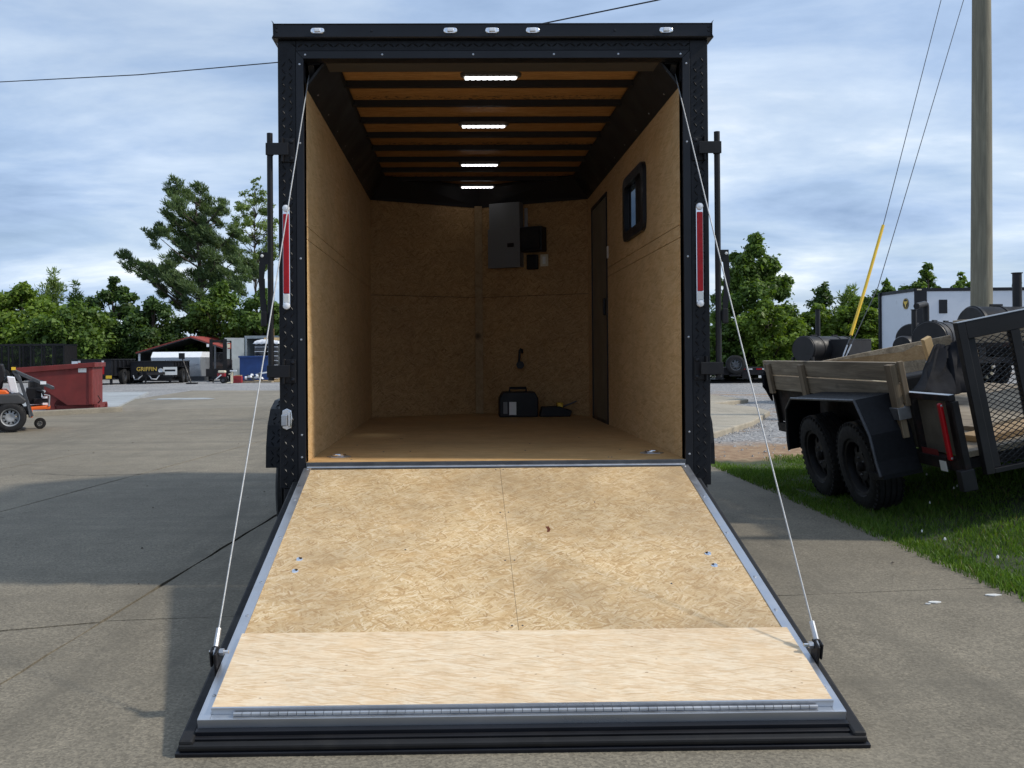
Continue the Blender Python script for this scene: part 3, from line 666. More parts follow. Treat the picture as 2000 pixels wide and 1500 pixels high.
# ceiling boards, bows
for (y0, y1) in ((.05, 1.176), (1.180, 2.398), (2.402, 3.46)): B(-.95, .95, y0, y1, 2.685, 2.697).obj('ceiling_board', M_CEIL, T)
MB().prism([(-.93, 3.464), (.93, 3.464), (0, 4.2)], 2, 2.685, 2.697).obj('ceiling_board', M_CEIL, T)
for k in range(8): B(-.94, .94, .615+.4064*k, .650+.4064*k, 2.648, 2.6848).obj('roof_bow', M_COVE, T)
B(-.862, .862, .065, .225, 2.612, 2.68).obj('header_box', M_TAUPE, T, .004)
for s in (-1, 1):
    MB().prism([(.066, 2.60), (.30, 2.60), (.24, 2.56), (.11, 2.545)], 0, min(s*.90, s*.93), max(s*.90, s*.93)).obj('spring_mount', M_COVE, T)
    B(min(s*.868, s*.935), max(s*.868, s*.935), .066, .235, 2.603, 2.68).obj('spring_mount', M_BLK2, T)
# ceiling lights (lit)
for (y, x) in ((.37, .0), (1.44, -.012), (2.68, -.012), (3.64, -.012)):
    v = []; n = 24
    def oval(lx, ly, z): return [(x+(lx-ly)*(1 if math.cos(2*math.pi*(i+.5)/n) > 0 else -1)+ly*math.cos(2*math.pi*(i+.5)/n), y+ly*math.sin(2*math.pi*(i+.5)/n), z) for i in range(n)]
    mo = MB(); v = oval(.165, .038, 2.6475)+oval(.163, .036, 2.632)+oval(.150, .026, 2.626)
    mo.add(v, [(i+n*j, (i+1) % n+n*j, (i+1) % n+n*j+n, i+n*j+n) for j in range(2) for i in range(n)]+[tuple(range(2*n, 3*n))])
    o = mo.obj('ceiling_light', M_TAUPE, T, smooth=True)
    le = MB()
    for k in range(9):
        cx = x+(k-4)*.031; le.prism([(cx-.014, y-.018), (cx+.006, y-.018), (cx+.014, y), (cx+.006, y+.018), (cx-.014, y+.018), (cx-.006, y)], 2, 2.618, 2.6255)
    le.obj('led_lens', M_LED, o)
    B(x-.145, x+.145, y-.021, y+.021, 2.6256, 2.629).obj('diffuser', M_WHT, o)
# tie-down rings in the floor
for x, y in ((-.81, .245), (.835, .30)):
    o = MB().prism([(x-.062, y), (x-.035, y-.04), (x+.035, y-.04), (x+.062, y), (x+.035, y+.04), (x-.035, y+.04)], 2, ZF+.0005, ZF+.005).obj('tie_down_ring', M_STEEL, T)
    pts = [(x+.032*math.cos(2*math.pi*k/20), y+.026*math.sin(2*math.pi*k/20), ZF+.010) for k in range(21)]; MB().tube(pts, .005, 8, False).obj('ring', M_CHROME, o, smooth=True)
screws('screws', [(rnd.uniform(-.9, .9), rnd.choice([.12, .5, .9, 1.3]), ZF) for k in range(12)], (0, 0, 1), .005, M_DKMET, fl)
# electrical gear on the nose wall (right half): local frame along the V panel
nd = Vector((-.938, YA-YB, 0)).normalized(); nn = Vector((-nd.y, nd.x, 0)); nn = nn if nn.y < 0 else -nn
def nosebox(name, x0, x1, z0, z1, dep, mat, parent=T, bevel=.003, off=.001):
    y_ = lambda x: YB+(YA-YB)*(1-abs(x)/.938)
    a, b = Vector((x0, y_(x0), 0))+nn*off, Vector((x1, y_(x1), 0))+nn*off; c, d = b+nn*dep, a+nn*dep
    return MB().prism([(a.x, a.y), (b.x, b.y), (c.x, c.y), (d.x, d.y)], 2, z0, z1).obj(name, mat, parent, bevel)
ep = nosebox('breaker_panel', .135, .40, 1.925, 2.50, .09, M_GREYBOX); e2 = nosebox('panel_cover', .128, .405, 1.92, 2.27, .012, M_GREYBOX, ep, .002, .092)
nosebox('breaker_window', .30, .355, 2.10, 2.135, .004, M_BLK, e2, 0, .105); nosebox('conduit', .415, .44, 2.28, 2.45, .02, M_STEEL)
cv = nosebox('power_converter', .41, .60, 2.05, 2.27, .12, M_BLK2, T, .012); nosebox('converter_fin', .43, .58, 2.08, 2.24, .012, M_RUB, cv, .003, .1215)
ol = nosebox('outlet', .545, .61, 1.925, 2.03, .008, M_CREAM, T, .003); nosebox('socket', .565, .59, 1.945, 2.01, .003, M_WHT, ol, .001, .0095)
nosebox('cord_box', .44, .53, 1.90, 2.03, .05, M_BLK2, T, .01)
o = MB(); o.tube([(.375, 3.66, 1.16), (.372, 3.655, 1.19), (.36, 3.65, 1.196), (.352, 3.65, 1.18), (.345, 3.655, 1.08)], .011, 8); o.lathe([(-.02, .001), (-.02, .034), (.02, .034), (.02, .001)], (.355, 3.66, 1.055), 1, 20); o.obj('wall_hook', M_BLK2, T, smooth=True)
# --- wheels and fenders
for s in (-1, 1):
    for y in (1.27, 2.13): wheel(T, (s*1.185, y, .338), .338, .20, M_BLK2, s, lugs=False)
    ax = MB(); ax.tube([(-1.1, 1.27, .34), (1.1, 1.27, .34)], .035); ax.tube([(-1.1, 2.13, .34), (1.1, 2.13, .34)], .035)
    if s < 0: ax.obj('axle', M_BLK2, T)
    pr = [(.775, .50), (.785, .62), (.83, .74), (.92, .83), (1.05, .875), (1.30, .885), (2.1, .885), (2.35, .875), (2.48, .83), (2.57, .74), (2.615, .62), (2.625, .50)]
    fm = MB()
    for i in range(len(pr)-1):
        (ya, za), (yb, zb) = pr[i], pr[i+1]
        e = [(min(s*1.056, s*1.298), ya, za), (max(s*1.056, s*1.298), ya, za), (max(s*1.056, s*1.298), yb, zb), (min(s*1.056, s*1.298), yb, zb)]
        cy, cz = 1.7, .4
        e2_ = [(x, y+(cy-y)*.008, z+(cz-z)*.02) for (x, y, z) in e]; fm.add(e+e2_, [(0, 1, 2, 3), (7, 6, 5, 4), (0, 4, 5, 1), (1, 5, 6, 2), (2, 6, 7, 3), (3, 7, 4, 0)])
        fm.add([(s*1.298, ya, za), (s*1.298, yb, zb), (s*1.298, yb+(1.7-yb)*.06, zb-.06 if zb > .6 else zb), (s*1.298, ya+(1.7-ya)*.06, za-.06 if za > .6 else za)], [(0, 1, 2, 3)])
    fo = fm.obj('fender', M_PLATE, T)
    mt = MB()
    for i in range(len(pr)-1):
        (ya, za), (yb, zb) = pr[i], pr[i+1]; d = Vector((0, yb-ya, zb-za)); l = d.length; d.normalize(); nrm = Vector((0, -d.z, d.y))
        treads(mt, Vector((s*1.177-.11, ya, za))+nrm*.0005, (1, 0, 0), d, nrm, .22, l, .034)
    mt.obj('tread_pattern', M_PLATE, fo, kind='stuff')
    B(min(s*1.056, s*1.20), max(s*1.056, s*1.20), .70, .706, .22, .49).obj('mud_flap', M_RUB, T) if False else None
# --- ramp door
TH = math.asin((.593-.087)/1.974); RL = 1.974
rd = B(-A_, A_, -RL, -.012, -.046, -.0135).obj('ramp_door', M_BLK2, T); rd.location = (0, -.04, .593); rd.rotation_euler = (TH, 0, 0)
def rp(m_, name, mat, bevel=0, **k): return m_.obj(name, mat, rd, bevel, **k)
rp(B(-.906, .0145, -RL+.03, -.03, -.0134, -.001), 'ramp_board', M_OSB); rp(B(.0157, .906, -RL+.03, -.03, -.0134, -.0005), 'ramp_board', M_OSB)
for s in (-1, 1):
    rp(MB().prism([(s*.9061, -.0125), (s*A_, -.0125), (s*A_, -RL), (s*.9061, -RL+.0)], 2, -.0132, .0022), 'edge_rail', M_ALU, .001)
    rp(B(min(s*A_, s*(A_+.003)), max(s*A_, s*(A_+.003)), -RL, -.0125, -.046, .002), 'edge_side', M_ALU)
    rp(B(min(s*.9425, s*.985), max(s*.9425, s*.985), -2.03, -.10, -.060, -.030), 'edge_seal', M_RUB, .008)
    rp(B(min(s*.955, s*.993), max(s*.955, s*.993), -2.035, -.10, -.075, -.0605), 'edge_flange', M_BLK, .003)
    screws('screws', [(s*.922, -y, .0022) for y in (.03, .40, .78, 1.16, 1.40, 1.86)]+[(s*.905, -1.945, .0025)], (0, 0, 1), .0065, M_STEEL, rd)
rp(B(-.9055, .9055, -.0295, -.0125, -.0132, .0022), 'edge_rail', M_DKMET, .001)
rp(B(-.9055, .9055, -RL+.0005, -RL+.0295, -.0132, .0022), 'end_rail', M_ALU, .001)
rp(B(-.9415, .9415, -RL-.003, -RL-.0002, -.040, .0018), 'end_face', M_SHEET)
rp(B(-.945, .945, -RL-.022, -RL-.0033, -.060, -.024), 'end_ledge', M_BLK, .002)
rp(B(-.945, .945, -RL-.0375, -RL-.0223, -.062, -.036), 'end_channel', M_BLK2, .002)
rp(B(-.985, .985, -RL-.064, -RL-.0378, -.060, -.040), 'end_seal', M_RUB, .007)
rp(B(-.993, .993, -RL-.069, -RL-.005, -.075, -.0605), 'end_flange', M_BLK, .003)
rp(B(-.93, .93, -RL+.0, -.10, -.0735, -.0465), 'outer_skin', M_BLK)
# transition flap folded back on the ramp
fp = B(-.906, .911, -1.945, -1.545, .0045, .0205).obj('ramp_flap', M_OSBF, rd)
fp.location.z = .0; B(-.9065, .9115, -1.952, -1.9453, .0025, .0225).obj('flap_edge', M_SHEET, fp)
hg = MB(); k = -.84
while k < .86:
    hg.tube([(k, -1.9615, .0088), (k+.0245, -1.9615, .0088)], .0064, 8); k += .0262
hg.box(-.84, .86, -1.972, -1.9523, .0024, .0042); hg.obj('piano_hinge', M_STEEL, fp, smooth=True)
for q in [(-.81, -.973, -.001), (-.811, -1.07, -.001), (.797, -.962, -.001), (.797, -1.061, -.001)]: screws('carriage_bolt', [q], (0, 0, 1), .0145, M_CHROME, rd, .45)
screws('screws', [(x, -y, -.0008) for x in (-.006, .03) for y in (.05, .55, 1.0, 1.48)]+[(.42, -.45, -.0005), (-.4, -.9, -.001), (.6, -1.2, -.0005)], (0, 0, 1), .004, M_DKMET, rd)
MB().prism([(.178, -.70), (.192, -.698), (.196, -.728), (.19, -.75), (.18, -.752), (.184, -.726)], 2, -.0009, .0004).obj('resin_mark', plain('resin_brown', (.13, .04, .02), .5), rd)
# cables
MR = Matrix.Translation(rd.location) @ Matrix.Rotation(TH, 4, 'X')
for s in (-1, 1):
    e_ = MR @ Vector((s*.958, -1.69, .045)); top = Vector((s*.930, .10, 2.56)); k_ = Vector((s*.937, .05, 2.50))
    pts = [top+(e_-top)*t+Vector((0, 0, -.02*math.sin(math.pi*t))) for t in [i/14 for i in range(15)]]
    c = MB().tube(pts, .0028, 8).obj('lift_cable', M_CABLE, T, smooth=True)
    d = (top-e_).normalized(); MB().tube([e_+d*.015, e_+d*.075], .0085, 8).obj('cable_crimp', M_STEEL, c, smooth=True)
    q = []
    for i in range(13):
        a = 2*math.pi*i/12; q.append(e_+d*(.012*math.cos(a))+Vector((0, 1, .2)).normalized()*.010*math.sin(a))
    MB().tube(q, .004, 6, False).obj('cable_eye', M_STEEL, c, smooth=True)
    b_ = MB(); b_.box(s*.951-.005, s*.951+.005, -1.725, -1.67, -.028, .055); b_.box(s*.968-.004, s*.968+.004, -1.71, -1.675, .0, .055); b_.obj('cable_bracket', M_BLK2, rd, .004)
    MB().tube([(s*.915, -1.69, .043), (s*.975, -1.69, .043)], .006, 8).obj('cable_bolt', M_CHROME, rd, smooth=True)
    MB().tube([(s*.930, -1.69, .043), (s*.944, -1.69, .043)], .011, 6).obj('cable_nut', M_STEEL, rd)

# --- loose things standing inside the trailer
tb = thing('tool_case', 'black plastic tool case with pale stickers standing on the trailer floor by the nose wall', 'tool case', (.32, 3.46, ZF))
MB().prism([(-.165, .0), (.165, 0), (.17, .16), (.14, .215), (-.13, .215), (-.165, .16)], 1, -.10, .10).obj('body', M_BLK2, tb, .01)
MB().tube([(-.07, 0, .21), (-.07, 0, .245), (.07, 0, .245), (.07, 0, .21)], .012, 8).obj('handle', M_BLK2, tb, smooth=True)
B(-.08, -.02, -.106, -.1005, .02, .13).obj('sticker', M_WHT, tb); B(-.13, -.095, -.106, -.1005, .03, .13).obj('sticker', M_GREYBOX, tb)
jk = thing('floor_jack', 'small black jack with a yellow block lying beside the tool case', 'jack', (.62, 3.42, ZF))
MB().prism([(-.12, 0), (.14, 0), (.16, .05), (.05, .09), (-.10, .085)], 1, -.06, .06).obj('body', M_BLK2, jk, .008)
MB().tube([(.05, 0, .07), (.20, -.02, .13)], .007).obj('lever', M_DKMET, jk); B(.03, .08, -.05, .04, .075, .12).obj('yellow_block', M_YEL, jk, .006)

# ------------------------------------------------------------------ wooden sided trailer on the bank
WT = thing('utility_trailer', 'old dark tandem trailer with weathered plank sides and a tall mesh tailgate, on the grass', 'trailer', (2.685, 2.129, .0), rot=(0, R(-11), 0))
for y in (-.12, .64): wheel(WT, (.11, y, .325), .325, .20, M_BLK2, -1, 44)
for y in (-.12, .64): wheel(WT, (2.27, y, .325), .325, .20, M_BLK2, 1, 24)
a_ = MB(); a_.tube([(.15, -.12, .325), (2.2, -.12, .325)], .03); a_.tube([(.15, .64, .325), (2.2, .64, .325)], .03); a_.obj('axle', M_BLK2, WT)
for s, x0, x1 in ((-1, -.025, .26), (1, 2.12, 2.405)):
    pr = [(-.60, .33), (-.575, .42), (-.555, .60), (-.42, .835), (.83, .795), (1.0, .70), (1.12, .42), (1.13, .34)]
    f_ = MB()
    for i in range(len(pr)-1):
        (ya, za), (yb, zb) = pr[i], pr[i+1]; d = Vector((yb-ya, zb-za)).normalized(); n_ = Vector((d.y, -d.x))*.008
        if n_.dot(Vector((.2-ya, .4-za))) < 0: n_ = -n_
        f_.prism([(ya, za), (yb, zb), (yb+n_.x, zb+n_.y), (ya+n_.x, za+n_.y)], 0, x0, x1)
    f_.prism([(-.60, .33), (-.60, .30), (-.42, .28), (-.36, .33)], 0, x0+.02, x1) if s < 0 else None
    xo = x0 if s < 0 else x1
    fo_ = f_.obj('fender', M_LINER, WT); lp_ = MB(); lp_.tube([(xo, a, b-.004) for a, b in pr], .011, 8); lp_.obj('fender_lip', plain('lip_highlight', (.045, .047, .055), .4, 0, .3, 20), fo_, smooth=True)  # lip coloured lighter than the fender as a painted edge highlight
fr = MB(); fr.box(.262, .312, -1.12, 2.2, .36, .44); fr.box(2.07, 2.12, -1.12, 2.2, .36, .44)
for k in range(6): fr.box(.3125, 2.0695, -1.1+k*.62, -1.05+k*.62, .37, .43)
fr.obj('chassis', M_RUST, WT)
B(.262, .30, -1.13, 2.2, .800, .838).obj('top_rail', M_RUST, WT, .003); B(2.08, 2.12, -1.13, 2.2, .80, .838).obj('top_rail', M_RUST, WT)
B(.2625, .296, -1.125, -.42, .832, .8395).obj('rail_cap', M_STEEL, WT)
for y in (-1.10, -.62, .3, 1.2, 2.16): B(.264, .30, y-.02, y+.02, .4405, .7995).obj('stake_upright', M_RUST, WT); B(2.08, 2.118, y-.02, y+.02, .4405, .7995).obj('stake_upright', M_RUST, WT)
B(.3005, .318, -1.08, -.44, .45, .79).obj('side_panel', plain('grey_panel', (.13, .115, .09), .8, 0, .3, 5, .1), WT)
B(.3005, .318, -.43, 2.18, .45, .79).obj('side_panel', M_RUST, WT)  # dark sheet standing in for the shaded void below the front planks
for k in range(6): B(.32+.292*k, .608+.292*k, -1.1, 2.17, .4405, .475).obj('floor_plank', M_PLANK, WT)
# plank sides
B(.235, .262, -.58, 2.20, .915, 1.045).obj('side_plank', M_PLANK, WT, .004); B(.236, .261, -.57, 2.16, .772, .905).obj('side_plank', M_PLANK, WT, .004)
for y in (2.02, 1.16): B(.205, .2345, y-.05, y+.05, .74, 1.02).obj('stake_post', M_PLANKZ, WT, .004)
B(.19, .2345, -.575, -.485, .54, 1.035).obj('stake_post', M_PLANKZ, WT, .004); B(.2355, .27, -.615, -.582, .75, 1.05).obj('stake_post', M_PLANKZ, WT, .004)
B(.178, .2630, -.595, -.47, .665, .745).obj('stake_bracket', M_STEEL, WT, .003)
for z0, z1 in ((.80, .925), (.935, 1.06)): B(2.10, 2.13, -.9, 2.18, z0, z1).obj('side_plank', M_PLANK, WT, .004)
for y in (-.6, .7, 2.0): B(2.1305, 2.16, y-.05, y+.05, .7, 1.05).obj('stake_post', M_PLANKZ, WT)
for z0, z1 in ((.46, .62), (.63, .78), (.80, .93)): B(.32, 2.06, 2.185, 2.215, z0, z1).obj('front_plank', M_PLANK, WT, .004)
# front bundle of dark cloth at the corner
# tail: red marker strip, posts, mud flap
o = B(.232, .258, -1.052, -1.012, .43, .79).obj('red_marker', M_RED, WT, .01); screws('bolts', [(.245, -1.053, .775), (.245, -1.053, .445)], (0, -1, 0), .008, M_STEEL, o)
B(.264, .305, -1.15, -1.065, .30, .7985).obj('tail_post', M_RUST, WT, .004); B(.225, .315, -1.16, -1.10, .25, .38).obj('hinge_box', M_BLK2, WT, .006)
B(.2365, .2395, -.98, -.90, .355, .42).obj('white_reflector', M_WHT, WT); B(.24, .2615, -.985, -.64, .37, .44).obj('side_rail', M_RUST, WT)
B(.2555, .2575, -.87, -.66, .42, .48).obj('red_reflector', plain('dull_red', (.16, .02, .02), .5), WT)
# mesh tailgate
gx0, gx1, gy, gz0, gz1 = .365, 2.05, -1.17, .335, 1.262
gt = MB(); gt.box(gx0, gx0+.05, gy-.025, gy+.025, gz0, gz1); gt.box(gx1-.05, gx1, gy-.025, gy+.025, gz0, gz1); gt.box(gx0+.0505, gx1-.0505, gy-.025, gy+.025, gz1-.105, gz1); gt.box(gx0+.0505, gx1-.0505, gy-.025, gy+.025, gz0, gz0+.03)
gt.box(gx0+.0505, gx0+.10, gy-.008, gy+.012, gz0+.031, gz1-.106)
gate = gt.obj('tailgate', M_BLK2, WT, .003)
for x in (.705, 1.19, 1.68): B(x-.028, x+.028, gy-.024, gy+.024, gz0+.031, gz1-.106).obj('gate_bar', M_BLK2, gate, .002)
B(gx0+.001, gx1-.001, gy-.027, gy+.027, gz1+.0005, gz1+.005).obj('gate_top_edge', M_STEEL, gate)
ms = MB(); dx, dz = .052, .030
zi = 0; nzz = int((gz1-.11-gz0-.03)/dz)+1; nxx = int((gx1-gx0-.1)/dx)+1
for i in range(nxx):
    for j in range(nzz):
        x = gx0+.055+i*dx; z = gz0+.032+j*dz; x2 = x+dx/2; z2 = z+dz/2
        if z2 > gz1-.108 or x+dx > gx1-.05: continue
        for (p, q) in (((x, z), (x2, z2)), ((x2, z2), (x+dx, z)), ((x, z+dz), (x2, z2)), ((x2, z2), (x+dx, z+dz))):
            ms.bar((p[0], gy+.0, p[1]), (q[0], gy+.0, q[1]), .004, .0055, (0, 1, 0))
ms.obj('expanded_mesh', M_BLK2, gate, kind='stuff')
# load in the trailer
tops = [(1552, 716), (1640, 703), (1720, 692), (1765, 687), (1790, 674), (1808, 676), (1838, 690)]; bots = [(1552, 725), (1640, 718), (1720, 710), (1765, 706), (1790, 703), (1808, 702), (1838, 700)]
yy_ = lambda x: 4.5-(x-1552)/286*1.1
ta = [at(x, y, yy_(x)) for x, y in tops]; ba = [at(x, y, yy_(x)) for x, y in bots]; dn = (ta[-1]-ta[0]); dn = Vector((-dn.y, dn.x, 0)).normalized()*.04
n = len(ta); vv = ta+ba+[p+dn for p in ta]+[p+dn for p in ba]; ff = []
for k in range(n-1): ff += [(k, k+1, n+k+1, n+k), (2*n+k, 3*n+k, 3*n+k+1, 2*n+k+1), (k, 2*n+k, 2*n+k+1, k+1), (n+k, n+k+1, 3*n+k+1, 3*n+k)]
ff += [(0, n, 3*n, 2*n), (n-1, 3*n-1, 4*n-1, 2*n-1)]
ld = MB().add(vv, ff).obj('warped_board', M_BOARD); tag(ld, 'long warped tan board lying askew inside the plank sided trailer', 'board')
tp = MB(); nu, nv = 14, 12; vv = []
pa, pb, pc, pd = at(1772, 770, 2.35), at(1905, 768, 2.75), at(1868, 668, 3.05), at(1822, 676, 3.1)
for j in range(nv+1):
    for i in range(nu+1):
        u, v = i/nu, j/nv; p = pa.lerp(pb, u).lerp(pd.lerp(pc, u), v)
        fold = .06*math.sin(u*13+v*4)*(1-.4*v)+.03*math.sin(u*27-v*3); sag = -.10*math.sin(math.pi*v)*(1-u)*.5
        vv.append((p.x+fold*.4, p.y-abs(fold), p.z+sag*.6+.015*math.sin(u*9)))
tp.add(vv, [(j*(nu+1)+i, j*(nu+1)+i+1, (j+1)*(nu+1)+i+1, (j+1)*(nu+1)+i) for j in range(nv) for i in range(nu)])
o = tp.obj('tarp', M_TARP, smooth=True); tag(o, 'black tarp draped over the load in the plank sided trailer', 'tarp'); so_ = o.modifiers.new('thick', 'SOLIDIFY'); so_.thickness = .006
p = at(1808, 660, 3.2); o = B(-.038, .038, -.02, .02, -.35, .0).obj('lumber_offcut', M_PINE, None, .003); o.location = p; o.rotation_euler = (.2, -.45, .2); tag(o, 'pale lumber end sticking up behind the black tarp', 'board')
cb_ = MB(); q = at(1499, 742, 4.30)
for k in range(10):
    a = k/9; cb_.tube([(q.x+.05-.05*math.sin(k), q.y+.04*a, q.z+.10-.02*a), (q.x-.015+.02*math.sin(2*k), q.y+.02-.03*a, q.z+.04), (q.x-.01+.02*math.sin(3*k), q.y+.02-.03*a, q.z-.06), (q.x+.03+.02*a, q.y+.01, q.z-.17-.03*math.sin(k*3))], [.02, .026, .024, .008], 7)
o = cb_.obj('cloth_bundle', M_TARP, smooth=True); tag(o, 'black cloth hanging over the front corner of the plank sides', 'cloth')
WTM = Matrix.Translation((2.685, 2.129, 0)) @ Matrix.Rotation(R(-11), 4, 'Y')
def junk(name, label, cat, c, sz, mat, rz=0):
    o = B(-sz[0]/2, sz[0]/2, -sz[1]/2, sz[1]/2, 0, sz[2]).obj(name, mat, None, min(sz)*.12); o.matrix_world = WTM @ Matrix.Translation(c) @ Matrix.Rotation(rz, 4, 'Z'); return tag(o, label, cat)
junk('paper_sack', 'pale yellow sack seen through the mesh tailgate', 'sack', (.98, 1.5, .477), (.30, .2, .33), M_CREAM, .3)
junk('plywood_sheet', 'grey plywood sheet lying on the trailer floor behind the mesh', 'plywood', (1.25, .2, .477), (1.2, 1.3, .03), M_PLANK, .1)
junk('paving_board', 'tan board lying near the mesh tailgate on the trailer floor', 'board', (1.15, -.75, .477), (1.3, .28, .04), M_BOARD, .12)
junk('cable_drum', 'dark coil of hose behind the mesh tailgate', 'hose', (1.35, 1.7, .477), (.5, .3, .22), M_RUB, -.2)
junk('white_pail', 'white block of packaging deep in the trailer behind the mesh', 'package', (1.75, 1.75, .477), (.28, .25, .3), M_FOIL, .1)

# ------------------------------------------------------------------ utility pole, wires
pp = at(1916, 640, 11.3); pzb = hgt(pp.x, 11.3)
up = thing('utility_pole', 'tall weathered wooden utility pole behind the plank sided trailer', 'pole', (pp.x, 11.3, pzb))
MB().tube([(0, 0, -.1), (.02, 0, 2), (.055, 0, 5), (.10, 0, 11)], [.175, .168, .155, .12], 20).obj('shaft', M_POLE, up, smooth=True)
B(-1.1, 1.3, -.05, .05, 10.35, 10.47).obj('crossarm', M_POLE, up); B(-.06, .06, -.19, -.165, 1.02, 1.08).obj('tag_plate', M_CREAM, up)
anc = at(1640, 722, 8.6); anc_z = hgt(anc.x, anc.y)
for k, (pts, lab) in enumerate((([(1925, -330, 11.3), (1838, 0, 10.35), (1725, 440, 9.2), (1662, 655, 8.72), (1648, 692, 8.64)], 'thin steel guy wire with a yellow plastic guard on its lower end'), ([(1926, -145, 11.3), (1882, 0, 10.75), (1715, 560, 8.95), (1655, 690, 8.64)], 'thin bare steel guy wire to the right of the yellow guarded one'))):
    g_ = thing('guy_wire', lab, 'wire', anc, 0, 'guy wires')
    P = [at(*q)-anc for q in pts]; MB().tube(P+[Vector((0, 0, 0)), Vector((-.03, 0, anc_z-anc.z-.05))], .006, 6).obj('wire', M_DKMET, g_)
    if k == 0: MB().tube([at(1725, 440, 9.2)-anc, at(1690, 562, 8.93)-anc, at(1662, 655, 8.72)-anc], .022, 10).obj('guard', M_YEL, g_, smooth=True)
    MB().tube([P[-1]+(P[-2]-P[-1]).normalized()*.15, P[-1]], .011, 8).obj('grip', M_STEEL, g_, smooth=True)
    MB().tube([P[-1], Vector((0, 0, .0))], .009, 8).obj('grip', M_STEEL, g_, smooth=True)
cpx = [(-420, 186, 40), (-100, 168, 33), (0, 160, 31), (270, 146, 28), (540, 122, 25), (800, 88, 22), (1060, 46, 19), (1285, 0, 16.8), (1600, -85, 13.8), (1920, -190, 11.3)]
o = MB().tube([at(*q) for q in cpx], .017, 6).obj('overhead_cable', M_BLK2, smooth=True); tag(o, 'black overhead cable crossing the sky behind the cargo trailer', 'cable')

# ------------------------------------------------------------------ right background
wt = at(1787, 640, 27.5); wz = .72
W2 = thing('white_cargo_trailer', 'long white enclosed trailer with black corner trim and round emblem', 'trailer', (wt.x, 27.5, wz), R(-3))
HH = at(1787, 564, 27.5).z-wz; LX = 8.5
fa = at(1720, 573, 29.9); fw_ = Vector((fa.x-wt.x, fa.y-27.5, 0)); fw_ = Matrix.Rotation(R(3), 3, 'Z') @ fw_
B(0, LX, 0, 2.1, .45, HH-.0).obj('body', M_TWHITE, W2)
MB().prism([(0, .0), (fw_.x, fw_.y), (fw_.x+.4, 2.09), (0, 2.09)], 2, .45, HH).obj('nose', M_TWHITE, W2)
tr = MB(); tr.box(-.01, LX+.01, -.02, -.002, HH-.09, HH+.02); tr.box(-.02, .40, -.03, -.002, .45, HH-.092); tr.box(-.02, LX, -.03, -.002, .40, .56)
tr.bar((-.01, -.012, HH-.035), (fw_.x-.01, fw_.y-.012, HH-.035), .03, .11); tr.bar((fw_.x-.005, fw_.y-.01, .45), (fw_.x-.005, fw_.y-.01, HH+.02), .14, .12, (0, 1, 0)); tr.bar((-.01, -.012, .5), (fw_.x-.01, fw_.y-.012, .5), .03, .11)
tr.obj('black_trim', M_BLK, W2)
for x in (.95,): B(x-.14, x+.14, -.025, -.0025, HH-.85, HH-.38).obj('window', M_BLK, W2, .02)
e1 = Vector((0, 0, 0)).lerp(fw_, .24); nrm = Vector((-fw_.y, fw_.x, 0)).normalized(); nrm = nrm if nrm.y < 0 or nrm.x < 0 else -nrm; tan_ = Vector((fw_.x, fw_.y, 0)).normalized()
em = MB(); c0 = Vector((e1.x, e1.y, HH-.48))+nrm*.012
em.add([c0+(tan_*math.cos(2*math.pi*i/24)+Vector((0, 0, 1))*math.sin(2*math.pi*i/24))*.19 for i in range(24)]+[c0+nrm*.01+(tan_*math.cos(2*math.pi*i/24)+Vector((0, 0, 1))*math.sin(2*math.pi*i/24))*.19 for i in range(24)], [tuple(range(24)), tuple(range(24, 48))]+[(i, (i+1) % 24, 24+(i+1) % 24, 24+i) for i in range(24)])
eo = em.obj('emblem', M_BLK, W2); em2 = MB(); c1 = c0+nrm*.0125
for sg in (-1, 1):
    for (pts) in ([(0, .09), (.05*sg, .07), (.13*sg, .11), (.11*sg, .02), (.05*sg, -.03), (.02*sg, -.12), (0, -.12)],): em2.add([c1+tan_*a+Vector((0, 0, b)) for a, b in pts], [tuple(range(len(pts)))])
for i in range(24):
    a0, a1 = 2*math.pi*i/24, 2*math.pi*(i+1)/24; em2.add([c1+(tan_*math.cos(a)+Vector((0, 0, 1))*math.sin(a))*r_ for a, r_ in ((a0, .165), (a1, .165), (a1, .18), (a0, .18))], [(0, 1, 2, 3)])
em2.obj('emblem_mark', M_GOLD, eo)
for x in (.02, 1.9, 3.9, 6): B(x+.05, x+.20, -.04, -.0205, HH-.05, HH-.01).obj('marker_light', M_CREAM, W2)
for x in (3.2, 4.1):
    w_ = wheel(W2, (x, .12, .36), .36, .22, M_STEEL, -1, 20, hub=False); w_.rotation_euler = (0, 0, R(90)); w2_ = wheel(W2, (x, 1.98, .36), .36, .22, M_STEEL, -1, 20, hub=False); w2_.rotation_euler = (0, 0, R(90))

